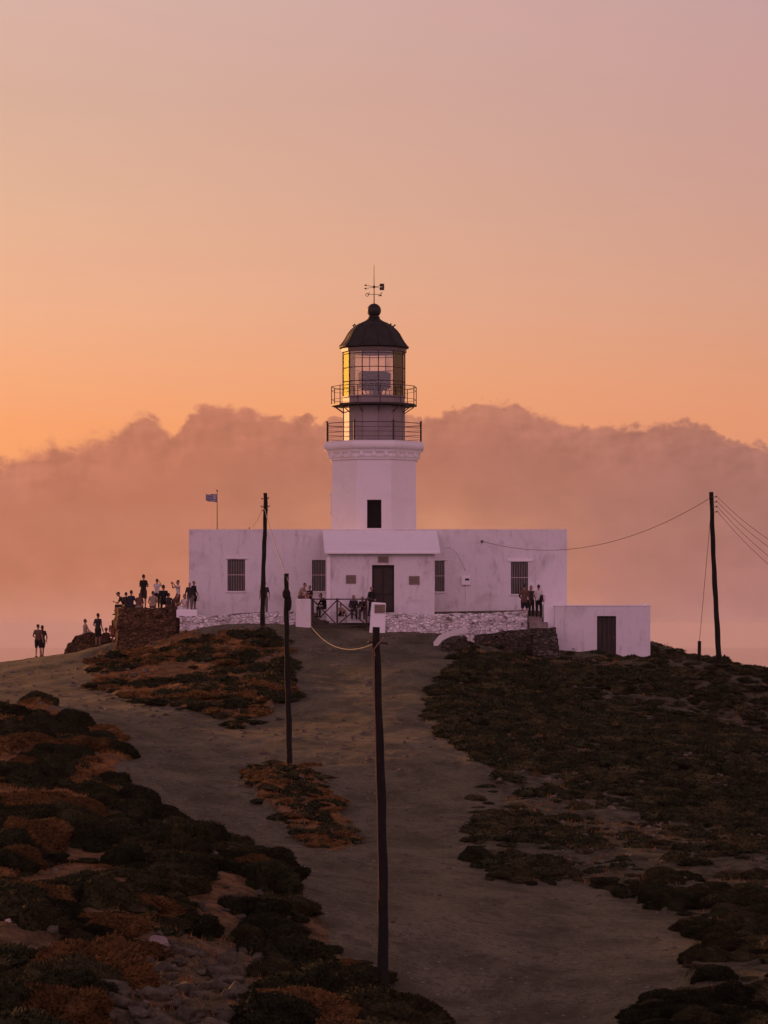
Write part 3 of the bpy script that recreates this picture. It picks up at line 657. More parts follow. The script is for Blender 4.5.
# flagpole on the roof
fpn = empty('flagpole', (X(217, 161), 161., zi-.02), 'thin flagpole with a striped blue and white flag on the left end of the roof', 'flagpole')
m = MB(); m.tube([(X(217, 161), 161, zi-.02), (X(217, 161), 161, Z(491, 161))], [.035, .022], 8); m.ball((X(217, 161), 161, Z(490.6, 161)), .05, 8); hb(m, 'pole', M_iron, fpn)
fg = MB(); nx_, nz_ = 12, 9; fw, fh = .56, .44; vs = []
for j in range(nz_+1):
    for i in range(nx_+1):
        u, v = i/nx_, j/nz_; vs.append((X(217, 161)-.03-u*fw, 161+.06*math.sin(u*9+v*2)*u, Z(494, 161)-v*fh*(1-.25*u)-.02*u+.03*math.sin(u*7)*u))
fs, mi = [], []
for j in range(nz_):
    for i in range(nx_):
        fs.append((j*(nx_+1)+i, j*(nx_+1)+i+1, (j+1)*(nx_+1)+i+1, (j+1)*(nx_+1)+i))
        blue = j % 2 == 0
        if i < 4 and j < 5: blue = not (j == 2 or i in (1, 2))
        mi.append(0 if blue else 1)
fg.v = vs; fg.f = fs; fg.mi = mi
fo2 = hb(fg, 'flag', [pmat('flag_blue', (.03, .05, .18), .9, .1), pmat('flag_white', (.42, .38, .36), .9, .1)], fpn); sm = fo2.modifiers.new('t', 'SOLIDIFY'); sm.thickness = .006
# ------------------------------------------------------------------ outhouse, walls, steps
OY = 156.6
oh = empty('outhouse', (X(600, OY), OY, -1.9), 'low white flat-roofed outhouse with a dark door right of the keepers\' house', 'outhouse')
w = MB(); od = (X(597, OY), X(616.2, OY), Z(658, OY), Z(616, OY)); a0, a1 = X(555, OY), X(650.3, OY)
pane_wall(w, a0, a1, -2.9, Z(606.3, OY), OY, [od], .25); shell(w, a0, a1, -2.9, Z(606.3, OY), OY, OY+4.2)
zt2 = Z(606.3, OY); w.add([(a0,OY,zt2),(a1,OY,zt2),(a1,OY+4.2,zt2),(a0,OY+4.2,zt2)], [(0,1,2,3)])
hb(w, 'wall', M_white, oh)
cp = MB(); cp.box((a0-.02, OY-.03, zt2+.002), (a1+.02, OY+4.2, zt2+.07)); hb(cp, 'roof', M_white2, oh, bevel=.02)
m = MB(); m.box((X(643, OY), OY+.1, zt2+.072), (X(647, OY), OY+.4, zt2+.14)); hb(m, 'roof_drain', M_white2, oh)
m = MB(); m.box((od[0]+.003, OY+.15, od[2]), (od[1]-.003, OY+.22, od[3]-.004)); dd_ = hb(m, 'door', pmat('outhouse_door_paint', (.02, .015, .012), .7, .3, 2.), oh)
m = MB()
for i in range(4): m.box((od[0]+.06+i*.235, OY+.13, od[2]+.05), (od[0]+.25+i*.235, OY+.149, od[3]-.08))
hb(m, 'boards', M_dark, dd_)
m = MB(); m.ball((od[1]-.12, OY+.11, Z(638, OY)), .03, 8); hb(m, 'handle', M_plaque, dd_)
# low white wall between steps and outhouse
lw = MB(); lw.box((X(543.5, 157.2), 156.9, -1.2), (X(554.6, 157.2), 159.9, Z(604.5, 157.2)))
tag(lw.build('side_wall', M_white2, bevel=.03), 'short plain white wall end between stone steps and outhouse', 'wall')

def stone_wall(name, path, label, cat, mat, thick=.5, disp=.09, seed=1, step=.12, group=None, captop=True):
    """path: list of (x, y, ztop, zbottom) joined by a grid displaced into rough masonry"""
    L = [0]
    for a, b in zip(path, path[1:]): L.append(L[-1]+math.hypot(b[0]-a[0], b[1]-a[1]))
    n = max(4, int(L[-1]/step)); ss = np.linspace(0, L[-1], n+1); arr = np.array(path, float)
    c = [np.interp(ss, L, arr[:, i]) for i in range(4)]
    dx_ = np.gradient(c[0]); dy_ = np.gradient(c[1]); l = np.hypot(dx_, dy_); nx, ny = -dy_/l, dx_/l
    mH = max(3, int((arr[:, 2]-arr[:, 3]).max()/step)); prof = []
    for j in range(mH+1): prof.append((-1, j/mH))
    k = max(2, int(thick/step))
    for j in range(1, k): prof.append((-1+2*j/k, 1))
    for j in range(mH, -1, -1): prof.append((1, j/mH))
    V = np.zeros((n+1, len(prof), 3))
    for q, (sd_, h) in enumerate(prof):
        z = c[3]*(1-h)+c[2]*h; bat = 1+.12*(1-h)
        d = fbm(ss*3+seed, z*3.5+sd_*7, seed, 3)*disp*2
        d2 = fbm(ss*2.2+seed*3, np.full_like(ss, sd_*2.), seed+5, 3)*disp*1.3*(h > .99)
        V[:, q, 0] = c[0]+nx*(sd_*thick/2*bat+np.sign(sd_ or 0)*d); V[:, q, 1] = c[1]+ny*(sd_*thick/2*bat+np.sign(sd_ or 0)*d); V[:, q, 2] = z+d2
    V[0, :, :2] -= np.stack([dx_[:1], dy_[:1]], -1)*.3; m_ = len(prof)
    mb = MB(); mb.v = [tuple(v) for v in V.reshape(-1, 3)]
    mb.f = [(i*m_+j, (i+1)*m_+j, (i+1)*m_+j+1, i*m_+j+1) for i in range(n) for j in range(m_-1)] + [tuple(range(m_)), tuple(n*m_+j for j in range(m_))[::-1]]
    mb.mi = [0]*len(mb.f)
    return tag(mb.build(name, mat, smooth=False), label, cat, group)
def wp(px, pt, pb, Y): return (X(px, Y), Y, Z(pt, Y), Z(pb, Y)-.35)
stone_wall('parapet_wall', [wp(181,616.5,640,156.6), wp(240,614.5,637,156.4), wp(296,611,629,156.4)], 'low whitewashed rubble wall in front of the left half of the house', 'wall', M_rubw, .45, .085, 11)
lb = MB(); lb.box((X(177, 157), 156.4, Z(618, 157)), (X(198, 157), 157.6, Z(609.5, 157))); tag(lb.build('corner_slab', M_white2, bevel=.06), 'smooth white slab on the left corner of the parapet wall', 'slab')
pb_ = MB(); pb_.box((X(295.8, 156), 155.7, -.7), (X(311, 156), 156.6, Z(599, 156))); tag(pb_.build('gate_pillar', M_white, bevel=.05), 'plain square white pillar left of the wooden gate', 'pillar')
stone_wall('parapet_wall', [wp(383,613.5,631,156), wp(430,615,634,156), wp(480,614,636,156), wp(527,611.8,630,156)], 'low whitewashed rubble wall right of the plaque pillar', 'wall', M_rubw, .5, .085, 23)
stone_wall('stone_buttress', [wp(462,628,648,155.4), wp(474.5,627,648,155.4)], 'stubby whitewashed rubble buttress under the right rubble wall', 'buttress', M_rubw, .5, .04, 29)
stone_wall('retaining_wall', [wp(475,636,650,155.35), wp(505,631.5,650,155.3), wp(532,629,650,155.3), wp(556,628,650,155.2)], 'dark dry stone retaining wall below the right whitewashed wall', 'wall', M_rubd, .5, .08, 31)
# curved white kerb on dark stones
kb = MB(); cp_ = [P(436,643,150.2), P(440,638,150.8), P(448,634,152), P(458,631.5,153.6), P(466,630.5,154.8)]
vs = []
for p in cp_:
    for dx0, dz0 in ((-.24,-.14),(.24,-.14),(.26,.05),(.12,.12),(-.12,.12),(-.26,.05)): vs.append((p.x+dx0*.5, p.y+dx0*1.4, p.z+dz0))
kb.add(vs, [(i*6+j, i*6+(j+1) % 6, (i+1)*6+(j+1) % 6, (i+1)*6+j) for i in range(4) for j in range(6)] + [(5,4,3,2,1,0), tuple(24+j for j in range(6))])
tag(kb.build('kerb', M_white2, smooth=False, bevel=.04), 'curved whitewashed kerb on dark stones at the right edge of the track', 'kerb')
stone_wall('kerb_footing', [wp(446,642,654,151.2), wp(455,639,654,152.6), wp(463,636,652,154.2)], 'heap of dark stones under the curved white kerb', 'stones', M_rubd, .45, .1, 41)
# stone steps
stp = MB(); tr_ = MB(); sx0, sx1 = X(531, 156), X(556.5, 156)
for i, (pt, y0) in enumerate(((645, 153.6), (638, 154.1), (633, 154.6), (628, 155.3), (622, 156.3), (616.5, 157.2))):
    if i < 4: stp.box((sx0+.05*i, y0, -2.4), (sx1-.02*i, y0+.75, Z(pt, 156)))
    else: tr_.box((sx0-.1, y0-.25, -1.), (X(548 if i == 4 else 543, 156), y0+1.0, Z(pt, 156)))
steps = empty('stone_steps', (sx0, 154, -1.6), 'rough dark stone steps up to the terrace beside the outhouse', 'steps')
hb(stp, 'lower_steps', rubble('step_stone', (.045, .04, .03), (.10, .088, .065), .1, 3.6, 2.5), steps, bevel=.04)
hb(tr_, 'upper_steps', pmat('worn_step', (.24, .20, .17), .9, .3, 3., .4, 12.), steps, bevel=.04)
# bastion and rubble on the left
stone_wall('lookout_wall', [wp(156,608.5,650,162.5), wp(130,608.5,655,161), wp(121,608.5,652,158.9), wp(123,608.5,650,157.2), wp(145,608.5,646,156.4), wp(168,608.2,640,156.6), wp(181,607.8,634,157.4)], 'tall brown dry stone lookout wall that visitors sit on', 'wall', M_rub, .6, .10, 51)
fi = MB(); fv = [(X(a, y_), y_, Z(609.3, 157)) for a, y_ in ((118.5,159.5),(121,157.3),(145,156.7),(168,156.9),(182,157.6),(196,160),(196,166),(150,166),(128,162))]
fi.add(fv+[(x_, y_, -2.5) for x_, y_, z_ in fv], [tuple(range(9)), *[(i, i+9, (i+1) % 9+9, (i+1) % 9) for i in range(9)]])
tag(fi.build('lookout_floor', M_rub), 'stone floor filling the lookout behind its wall', 'platform')
stone_wall('ruined_wall', [wp(68,649,658,163), wp(79,641,656,162.6), wp(82,635,656,162.4), wp(99,634,654,162), wp(106,640,652,161.5), wp(117,643,650,161)], 'collapsed brown rubble wall stepping down left of the lookout', 'wall', M_rub, .7, .16, 61)

# plaque pillar and gate
tp = MB(); y0, y1 = 155.4, 156.2
tp.hexa([(X(368.5,y0),y0,-.9),(X(385,y0),y0,-.9),(X(385,y1),y1,-.9),(X(368.5,y1),y1,-.9),(X(371.5,y0),y0,Z(602,y0)),(X(386,y0),y0,Z(603,y0)),(X(386,y1),y1,Z(603,y0)),(X(371.5,y1),y1,Z(602,y0))])
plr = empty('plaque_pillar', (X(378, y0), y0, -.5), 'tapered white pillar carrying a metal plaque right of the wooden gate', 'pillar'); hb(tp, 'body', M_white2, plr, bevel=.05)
plaque(374.5, 385.3, 604.5, 613, y0, plr)
gate = empty('wooden_gate', (X(343, 156), 155.9, -.1), 'dark two-panel wooden gate with crossed braces between the white pillars', 'gate')
def gx_(px): return X(px, 155.9)
def gz_(py): return Z(py, 155.9)
m = MB(); m.box((gx_(312), 155.87, gz_(599.8)), (gx_(374), 155.93, gz_(598.6))); m.box((gx_(312), 155.87, gz_(625.8)), (gx_(366), 155.93, gz_(624.6))); hb(m, 'rails', M_gatew, gate)
for px_ in (313, 337.2, 366.5):
    m = MB(); m.box((gx_(px_)-.05, 155.84, gz_(626.5)), (gx_(px_)+.05, 155.96, gz_(598.2))); hb(m, 'post', M_gatew, gate)
for (xa, xb) in ((313, 337.2), (337.2, 366.5)):
    for (q0, q1, dy_) in ((600, 625, -.045), (625, 600, .045)):
        m = MB(); m.tube([(gx_(xa), 155.9+dy_, gz_(q0)), (gx_(xb), 155.9+dy_, gz_(q1))], .035, 6); hb(m, 'brace', M_gatew, gate)

# ------------------------------------------------------------------ poles and wires
def upole(name, base, topp, r0, r1, label, fit=None, knots=0):
    base = Vector(base); topp = Vector(topp); o = empty(name, base, label, 'utility pole', None)
    n = 26; pts, rad = [], []
    for i in range(n+1):
        u = i/n; p = base.lerp(topp, u); p.x += .025*math.sin(u*5+base.y)*(1 if 0 < u < 1 else 0)+.008*math.sin(u*37); pts.append(p); rad.append((r0*(1-u)+r1*u)*(1+.05*math.sin(u*23+base.x)+random.uniform(-.02, .02)))
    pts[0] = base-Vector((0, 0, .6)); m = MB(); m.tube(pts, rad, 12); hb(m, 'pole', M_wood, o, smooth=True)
    return o
pf_t, pf_b = P(376.5, 627, 62), P(384.5, 990, 62)
pf_b.z = hz(pf_b.x, 62)
pole1 = upole('utility_pole', pf_b, pf_t, .118, .078, 'nearest and tallest-looking bare wooden pole standing in the foreground track')
m = MB(); q = P(377, 642.5, 62); m.tube([(q.x-.17, q.y-.02, q.z+.01), (q.x+.19, q.y-.02, q.z-.01)], .022, 8); m.ball((q.x+.19, q.y-.02, q.z-.01), .035, 8); m.ball((q.x-.16, q.y-.02, q.z+.01), .03, 8); hb(m, 'bolt', M_iron, pole1)
m = MB(); m.tube([P(375, 656, 61.87), P(373.5, 650, 61.86), P(378, 644, 61.86), P(382, 640, 61.9), P(383.5, 637, 62)], .014, 6); m.tube([P(374, 655, 61.87), P(374.5, 700, 61.87), P(377.5, 830, 61.86), P(379, 900, 61.86)], .009, 5); hb(m, 'hanging_cable', M_wire, pole1)
pm_b, pm_t = P(288.6, 769, 108), P(286.6, 573.5, 108); pm_b.z = hz(pm_b.x, 108)
pole2 = upole('utility_pole', pm_b, pm_t, .11, .082, 'middle wooden pole rising from the small stony hummock in the track')
m = MB(); q = P(286.4, 594, 107.95); m.ball(q, (.15, .13, .2), 10); m.ball(P(289.2, 603, 107.95), (.09, .12, .3), 10); m.ball(P(284.7, 596, 107.95), (.08, .08, .1), 8); hb(m, 'junction_box', M_wood, pole2)
pb_b, pb_t = P(262.5, 633, 154), P(265.3, 493, 154); pb_b.z = hz(pb_b.x, 154)
pole3 = upole('utility_pole', pb_b, pb_t, .125, .10, 'wooden pole against the left half of the white house facade')
for py_, hw in ((499, .17), (507, .2), (511, .12)):
    m = MB(); q = P(265.1, py_, 153.95); m.tube([(q.x-hw, q.y, q.z), (q.x+hw, q.y, q.z+.02)], .02, 6); m.ball((q.x-hw, q.y, q.z+.03), .04, 8); m.ball((q.x+hw, q.y, q.z+.05), .04, 8); hb(m, 'insulator', M_ins, pole3)
pr_b, pr_t = P(718.5, 660, 146), P(711.3, 492, 146); pr_b.z = hz(pr_b.x, 146)
pole4 = upole('utility_pole', pr_b, pr_t, .135, .10, 'leaning wooden pole on the crest at the far right')
for i, py_ in enumerate((497, 502, 507, 512)):
    m = MB(); q = P(712.2+i*.2, py_, 145.9); m.tube([(q.x-.02, q.y, q.z), (q.x+.2, q.y, q.z)], .018, 6); m.ball((q.x+.2, q.y, q.z+.03), .04, 8); hb(m, 'insulator', M_ins, pole4)
sb = P(699, 660, 147.5); sb.z = hz(sb.x, 147.5); st = P(699.5, 641, 147.5)
m = MB(); m.tube([sb-Vector((0, 0, .4)), st], .085, 8); tag(m.build('stake', M_wood), 'short dark stake anchoring the guy wire left of the leaning pole', 'stake')
def wire(name, a, b, sag, r, mat, label, cat='wire', group=None, n=28):
    a, b = Vector(a), Vector(b); pts = []
    for i in range(n+1):
        u = i/n; p = a.lerp(b, u); p.z -= sag*4*u*(1-u); pts.append(p)
    m = MB(); m.tube(pts, r, 6); return tag(m.build(name, mat, smooth=True), label, cat, group)
wire('guy_wire', st, P(710.8, 513, 146), 0., .013, M_wire, 'thin guy wire from the leaning pole down to its stake', 'guy wire')
wire('power_line', P(482, 541.2, 159.86), P(711, 497.5, 145.95), 1.3, .013, M_wire, 'single sagging wire from the house facade to the leaning right pole')
for i, (ya, yb) in enumerate(((497, 532.5), (502, 540), (507, 549), (512, 557.5))):
    e = P(768, yb, 139); s_ = Vector(P(712.6+i*.2, ya, 145.9))+Vector((.2, 0, .03)); d = e-s_; far = s_+d*3.0; far.z += 1.5
    wire('power_line', s_, far, .9, .011, M_wire, ['topmost', 'second', 'third', 'lowest'][i]+' of the four wires leaving the far right pole', 'wire', 'four wires running right from the leaning pole')
wire('cable', P(264.8, 509, 153.9), P(286.8, 577, 107.9), .15, .016, M_cable, 'pale cable from the facade pole down to the middle pole', 'cable')
wire('cable', P(286.8, 577, 107.9), P(376.3, 642.5, 61.9), .98, .008, M_cable, 'pale cable hanging in a deep loop between middle and nearest poles', 'cable')
wire('cable', P(249.3, 527.5, 160.2), P(264.9, 500, 154), .35, .011, M_wire, 'short thin cable from the roof edge up to the facade pole', 'cable')

# ------------------------------------------------------------------ people
def cap_pts(a, b, r0, r1, n=10):
    """rounded tapered limb between two joints"""
    a, b = Vector(a), Vector(b); d = b-a; L = d.length or 1e-4; d = d/L; pts, rad = [], []
    for q in (-.98, -.8, -.45): pts.append(a+d*r0*q); rad.append(r0*math.sqrt(1-q*q))
    pts.append(a); rad.append(r0); pts.append(b); rad.append(r1)
    for q in (.45, .8, .98): pts.append(b+d*r1*q); rad.append(r1*math.sqrt(1-q*q))
    return pts, rad
def fuse(parts, voxel, smooth=3):
    m = MB()
    for p in parts:
        if len(p) == 4: pts, rad = cap_pts(*p); m.tube(pts, rad, 10)
        else: m.ball(p[0], p[1], 12)
    me = m.mesh('tmp', []); o = bpy.data.objects.new('tmp', me); COL.objects.link(o)
    md = o.modifiers.new('r', 'REMESH'); md.mode = 'VOXEL'; md.voxel_size = voxel
    if smooth: s_ = o.modifiers.new('s', 'SMOOTH'); s_.iterations = smooth; s_.factor = .4
    dg = bpy.context.evaluated_depsgraph_get(); r = bpy.data.meshes.new_from_object(o.evaluated_get(dg)); bpy.data.objects.remove(o)
    r.polygons.foreach_set('use_smooth', [True]*len(r.polygons)); return r
def V(*a): return Vector(a)
def pose(kind):
    J = dict(pelvis=V(0,0,.93), waist=V(0,0,1.06), chest=V(0,0,1.28), neck=V(0,.005,1.47), head=V(0,-.015,1.635))
    for s, n in ((-1, 'l'), (1, 'r')):
        J['sh'+n] = V(s*.158,0,1.405); J['el'+n] = V(s*.235,.03,1.14); J['wr'+n] = V(s*.255,-.05,.90)
        J['hip'+n] = V(s*.09,0,.91); J['kn'+n] = V(s*.10,-.02,.49); J['an'+n] = V(s*.105,.01,.085)
    if kind == 'stand2':
        J['anl'] = V(-.16,.06,.085); J['knl'] = V(-.13,.0,.49); J['elr'] = V(.27,.02,1.15); J['wrr'] = V(.17,-.14,1.02)
    if kind == 'crossed':
        for s, n in ((-1, 'l'), (1, 'r')): J['el'+n] = V(s*.235,-.03,1.14); J['wr'+n] = V(-s*.04,-.21,1.19+.03*s)
    if kind == 'photo':
        for s, n in ((-1, 'l'), (1, 'r')): J['el'+n] = V(s*.23,-.20,1.33); J['wr'+n] = V(s*.08,-.33,1.56)
    if kind == 'walk':
        J['knl'] = V(-.1,-.17,.52); J['anl'] = V(-.1,-.24,.10); J['knr'] = V(.1,.05,.48); J['anr'] = V(.1,.30,.14); J['wrr'] = V(.24,-.2,1.0); J['ell'] = V(-.23,.12,1.14)
    if kind in ('sit', 'sitlean', 'ground'):
        dz = -.83                         # origin at the seat
        for k in J: J[k] = J[k]+V(0, .12, dz)
        for s, n in ((-1, 'l'), (1, 'r')):
            J['kn'+n] = V(s*.12,-.30,.11); J['an'+n] = V(s*.12,-.30,-.33)
            J['el'+n] = V(s*.24,.02,.31); J['wr'+n] = V(s*.14,-.20,.20)
        if kind == 'sitlean':
            for k, q in (('chest', .10), ('neck', .20), ('head', .29), ('shl', .16), ('shr', .16)): J[k] = J[k]+V(0, -q, -q*.22)
            for s, n in ((-1, 'l'), (1, 'r')): J['el'+n] = V(s*.2,-.2,.24); J['wr'+n] = V(s*.05,-.36,.30)
        if kind == 'ground':
            for s, n in ((-1, 'l'), (1, 'r')): J['kn'+n] = V(s*.14,-.26,.42); J['an'+n] = V(s*.12,-.42,.08); J['el'+n] = V(s*.22,-.12,.36); J['wr'+n] = V(s*.05,-.32,.36)
    return J
def hand(J, n):
    s = -1 if n == 'l' else 1; w = J['wr'+n]; d = (w-J['el'+n]).normalized(); side_ = V(0, -1, 0) if abs(d.y) < .7 else V(1, 0, 0)
    side_ = (side_-d*side_.dot(d)).normalized(); curl = d.cross(side_)*(-s); out = []
    for i, (o_, L) in enumerate(((-.030, .062), (-.010, .074), (.010, .078), (.030, .068))):
        k0 = w+d*.085+side_*o_; k1 = k0+(d*.85+curl*.3).normalized()*L*.5; k2 = k1+(d*.5+curl*.7).normalized()*L*.5
        out += [(w+side_*o_*.5, k0, .017, .013), (k0, k1, .0105, .0095), (k1, k2, .0095, .008)]
    t0 = w+d*.02+side_*.028; t1 = t0+(d*.6+side_*.8).normalized()*.045; out += [(w, t0, .02, .014), (t0, t1, .013, .011), (t1, t1+(d*.9+side_*.3).normalized()*.03, .011, .009)]
    return out
def torso(J, e=0.):
    out = []
    for s in (-1, 1):
        out += [(J['pelvis']+V(s*.065,.01,0), J['waist']+V(s*.042,0,0), .095+e, .082+e), (J['waist']+V(s*.042,0,0), J['chest']+V(s*.058,0,.02), .082+e, .092+e)]
    out += [(J['chest']+V(0,0,.05), J['neck']-V(0,0,.08), .10+e, .065+e), (J['shl'], J['shr'], .052+e, .052+e), (J['shl'], J['chest']+V(-.06,0,-.02), .048+e, .08+e), (J['shr'], J['chest']+V(.06,0,-.02), .048+e, .08+e)]
    return out
PC = {}
def fig(kind, part):
    if (kind, part) in PC: return PC[kind, part]
    J = pose(kind); P_ = []; vx = .02; sit = kind in ('sit', 'sitlean', 'ground')
    if part == 'body':
        P_ = torso(J)+[(J['neck']-V(0,0,.04), J['head']-V(0,-.01,.04), .054, .05), (J['head'], (.082,.098,.118)), (J['head']+V(0,-.035,-.055), (.05,.055,.05)),
             (J['head']+V(0,-.088,.01), J['head']+V(0,-.105,-.022), .010, .015), (J['head']+V(-.076,.01,-.01), (.014,.022,.03)), (J['head']+V(.076,.01,-.01), (.014,.022,.03)), (J['head']+V(0,-.083,-.058), (.022,.012,.008))]
        for n in 'lr':
            P_ += [(J['sh'+n], J['el'+n], .05, .038), (J['el'+n], J['wr'+n], .039, .026), (J['hip'+n], J['kn'+n], .088, .056), (J['kn'+n], J['an'+n], .055, .036)]+hand(J, n)
            P_.append((J['an'+n]+V(0,.03,-.04), J['an'+n]+V(0,-.15,-.055), .036, .028))
        vx = .0085
    elif part == 'shirt':
        P_ = torso(J, .013)+[(J['pelvis']+V(-.06,0,-.02), J['pelvis']+V(.06,0,-.02), .110, .110)]
        for n in 'lr': P_.append((J['sh'+n], J['sh'+n].lerp(J['el'+n], .65), .062, .052))
    elif part == 'jacket':
        P_ = torso(J, .02)+[(J['pelvis']+V(-.06,0,-.05), J['pelvis']+V(.06,0,-.05), .118, .118)]
        for n in 'lr': P_ += [(J['sh'+n], J['el'+n], .064, .05), (J['el'+n], J['el'+n].lerp(J['wr'+n], .9), .05, .038)]
    elif part in ('shorts', 'trousers'):
        P_ = [(J['pelvis']+V(-.065,.01,-.02), J['pelvis']+V(.065,.01,-.02), .106, .106)]
        for n in 'lr':
            if part == 'shorts': P_.append((J['hip'+n], J['hip'+n].lerp(J['kn'+n], .8), .105, .088))
            else: P_ += [(J['hip'+n], J['kn'+n], .102, .072), (J['kn'+n], J['kn'+n].lerp(J['an'+n], .92), .072, .056)]
    elif part == 'dress':
        k = (J['knl']+J['knr'])/2; P_ = torso(J, .014)+[(J['pelvis'], J['pelvis'].lerp(k, .95)+V(0,0,-.02), .15, .20)]
        for n in 'lr': P_.append((J['hip'+n], J['kn'+n], .11, .10))
    elif part == 'hair': P_ = [(J['head']+V(0,.018,.028), (.086,.092,.104))]
    elif part == 'long_hair': P_ = [(J['head']+V(0,.018,.028), (.088,.094,.106)), (J['head']+V(0,.06,0), J['neck']+V(0,.075,-.06), .07, .055)]
    elif part == 'cap': P_ = [(J['head']+V(0,.01,.045), (.09,.10,.085)), (J['head']+V(0,-.10,.045), (.065,.075,.014))]
    elif part == 'sun_hat': P_ = [(J['head']+V(0,.01,.05), (.09,.10,.09)), (J['head']+V(0,.01,.04), (.21,.22,.018))]
    elif part == 'shoes':
        for n in 'lr': P_.append((J['an'+n]+V(0,.035,-.035), J['an'+n]+V(0,-.16,-.05), .045, .036))
    elif part == 'eyes':
        m = MB()
        for s in (-1, 1): m.ball(J['head']+V(s*.03,-.083,.008), (.013,.008,.009), 8)
        PC[kind, part] = m.mesh('eyes', M_void); return PC[kind, part]
    me = fuse(P_, vx if part == 'body' else (.012 if part in ('hair', 'cap', 'sun_hat', 'long_hair', 'shoes') else .018), 2 if part == 'body' else 3)
    me.materials.clear(); me.materials.append(M_white); PC[kind, part] = me; return me
skin = pmat('skin', (.30, .17, .115), .6, .08, 3., rnd=.15); skin2 = pmat('skin_tanned', (.20, .105, .065), .6, .08, 3., rnd=.15)
def cloth(n, c): return pmat('cloth_'+n, c, .9, .15, 5.)
CL = dict(black=cloth('black', (.012,.010,.010)), dark=cloth('dark', (.03,.024,.022)), white=cloth('white', (.55,.50,.48)), brown=cloth('brown', (.11,.06,.04)), grey=cloth('grey', (.14,.12,.115)),
          navy=cloth('navy', (.02,.022,.04)), rust=cloth('rust', (.22,.08,.04)), tan=cloth('tan', (.30,.22,.16)), hair=pmat('hair_dark', (.018,.012,.009), .7, .2, 8.), hair2=pmat('hair_brown', (.06,.032,.018), .7, .2, 8.), straw=cloth('straw', (.26,.17,.09)))
def person(px, pfeet, Y, kind, rz, top, bottom, label, scale=.97, hairp=('hair', 'hair'), group=None, sk=skin, z=None):
    loc = P(px, pfeet, Y)
    if z is not None: loc.z = z
    r = empty('person', loc, label, 'person', group, R(rz)); r.scale = (scale,)*3
    def add(part, mat, name=None):
        o = link(name or part, fig(kind, part), r); o.material_slots[0].link = 'OBJECT'; o.material_slots[0].material = mat; return o
    add('body', sk); add('eyes', M_void); add(top[0], CL[top[1]])
    if bottom: add(bottom[0], CL[bottom[1]])
    add('shoes', CL['dark']); add(hairp[0], CL[hairp[1]], 'hair' if 'hair' in hairp[0] else None)
    if hairp[0] in ('cap', 'sun_hat'): add('hair', CL['hair'])
    return r
def backpack(px, py, Y, label, mat='black', rz=0, s=1.):
    p = P(px, py, Y); t_ = empty('backpack', p, label, 'backpack', None, R(rz)); t_.scale = (s,)*3
    m = MB(); m.ball((0, 0, .26), (.15, .10, .25), 14); m.ball((0, .05, .16), (.11, .09, .13), 12); o = m.build('bag', CL[mat], t_, smooth=True)
    m = MB()
    for sx in (-1, 1): m.tube([(sx*.09, -.06, .44), (sx*.10, -.16, .46), (sx*.11, -.24, .30), (sx*.10, -.16, .08), (sx*.09, -.05, .06)], .014, 6)
    m.build('straps', CL[mat], t_); return t_
gy_ = lambda px, Y: hz(X(px, Y), Y)
person(38, 658, 164.5, 'stand2', 165, ('shirt', 'brown'), ('shorts', 'black'), 'person in brown shirt, left one of the couple alone on the far crest', 1.03, z=gy_(38,164.5))
person(42.2, 657, 165.2, 'walk', 200, ('shirt', 'dark'), ('shorts', 'dark'), 'person in dark clothes, right one of the couple alone on the far crest', 1.0, ('long_hair', 'hair'), z=gy_(42.2,165.2))
person(98, 645, 160, 'stand2', 150, ('shirt', 'dark'), ('shorts', 'black'), 'person in dark vest and shorts standing in front of the ruined wall', 1.0, sk=skin2, z=gy_(98,160))
person(87, 637, 162.1, 'sit', 120, ('shirt', 'tan'), ('shorts', 'dark'), 'person in pale shirt sitting on the ruined wall beside the standing one', .95, z=Z(635.5,162.1))
person(106, 642, 160.6, 'ground', 190, ('shirt', 'brown'), ('shorts', 'dark'), 'person in a wide straw hat sitting low by the ruined wall', .9, ('sun_hat', 'straw'), z=gy_(106,160.6)+.1)
person(113.5, 641, 160, 'sit', 170, ('shirt', 'rust'), ('shorts', 'brown'), 'person in rust top sitting against the left foot of the lookout wall', .95, ('long_hair', 'hair2'), z=gy_(113.5,160)+.3)
person(121.5, 607.6, 158.6, 'sitlean', -80, ('shirt', 'black'), ('trousers', 'dark'), 'person with a cap sitting on the left corner of the lookout wall', .95, ('cap', 'black'))
person(126.8, 607.6, 157.4, 'sitlean', 200, ('jacket', 'dark'), ('trousers', 'black'), 'person in dark jacket, second from the left on the lookout wall', .93, ('hair', 'hair'))
person(132.5, 607.6, 157.2, 'sit', 150, ('shirt', 'navy'), ('trousers', 'dark'), 'person in navy shirt, third from the left on the lookout wall', .97)
person(143.5, 608.8, 158.2, 'crossed', 155, ('shirt', 'black'), ('shorts', 'dark'), 'tall person in black standing above the seated row on the lookout', 1.02)
person(139.3, 607.6, 157, 'sitlean', 170, ('shirt', 'brown'), ('shorts', 'tan'), 'person in brown shirt, seated at the feet of the tall one in black', .88, ('long_hair', 'hair2'))
person(157, 609, 159, 'photo', 170, ('shirt', 'white'), ('trousers', 'dark'), 'person in white shirt with raised arms standing in the middle of the lookout', .9)
person(152.8, 607.6, 156.9, 'sit', 185, ('shirt', 'tan'), ('shorts', 'brown'), 'person in pale shirt sitting before the white-shirted one standing mid lookout', .93, ('hair', 'hair2'))
person(163.5, 603.5, 157.6, 'sit', 180, ('jacket', 'black'), ('trousers', 'black'), 'person in black jacket sitting higher, right of centre on the lookout', 1.05)
person(169.5, 607.4, 157, 'ground', 160, ('shirt', 'dark'), ('shorts', 'brown'), 'person crouching near the right end of the lookout wall', .8, sk=skin2)
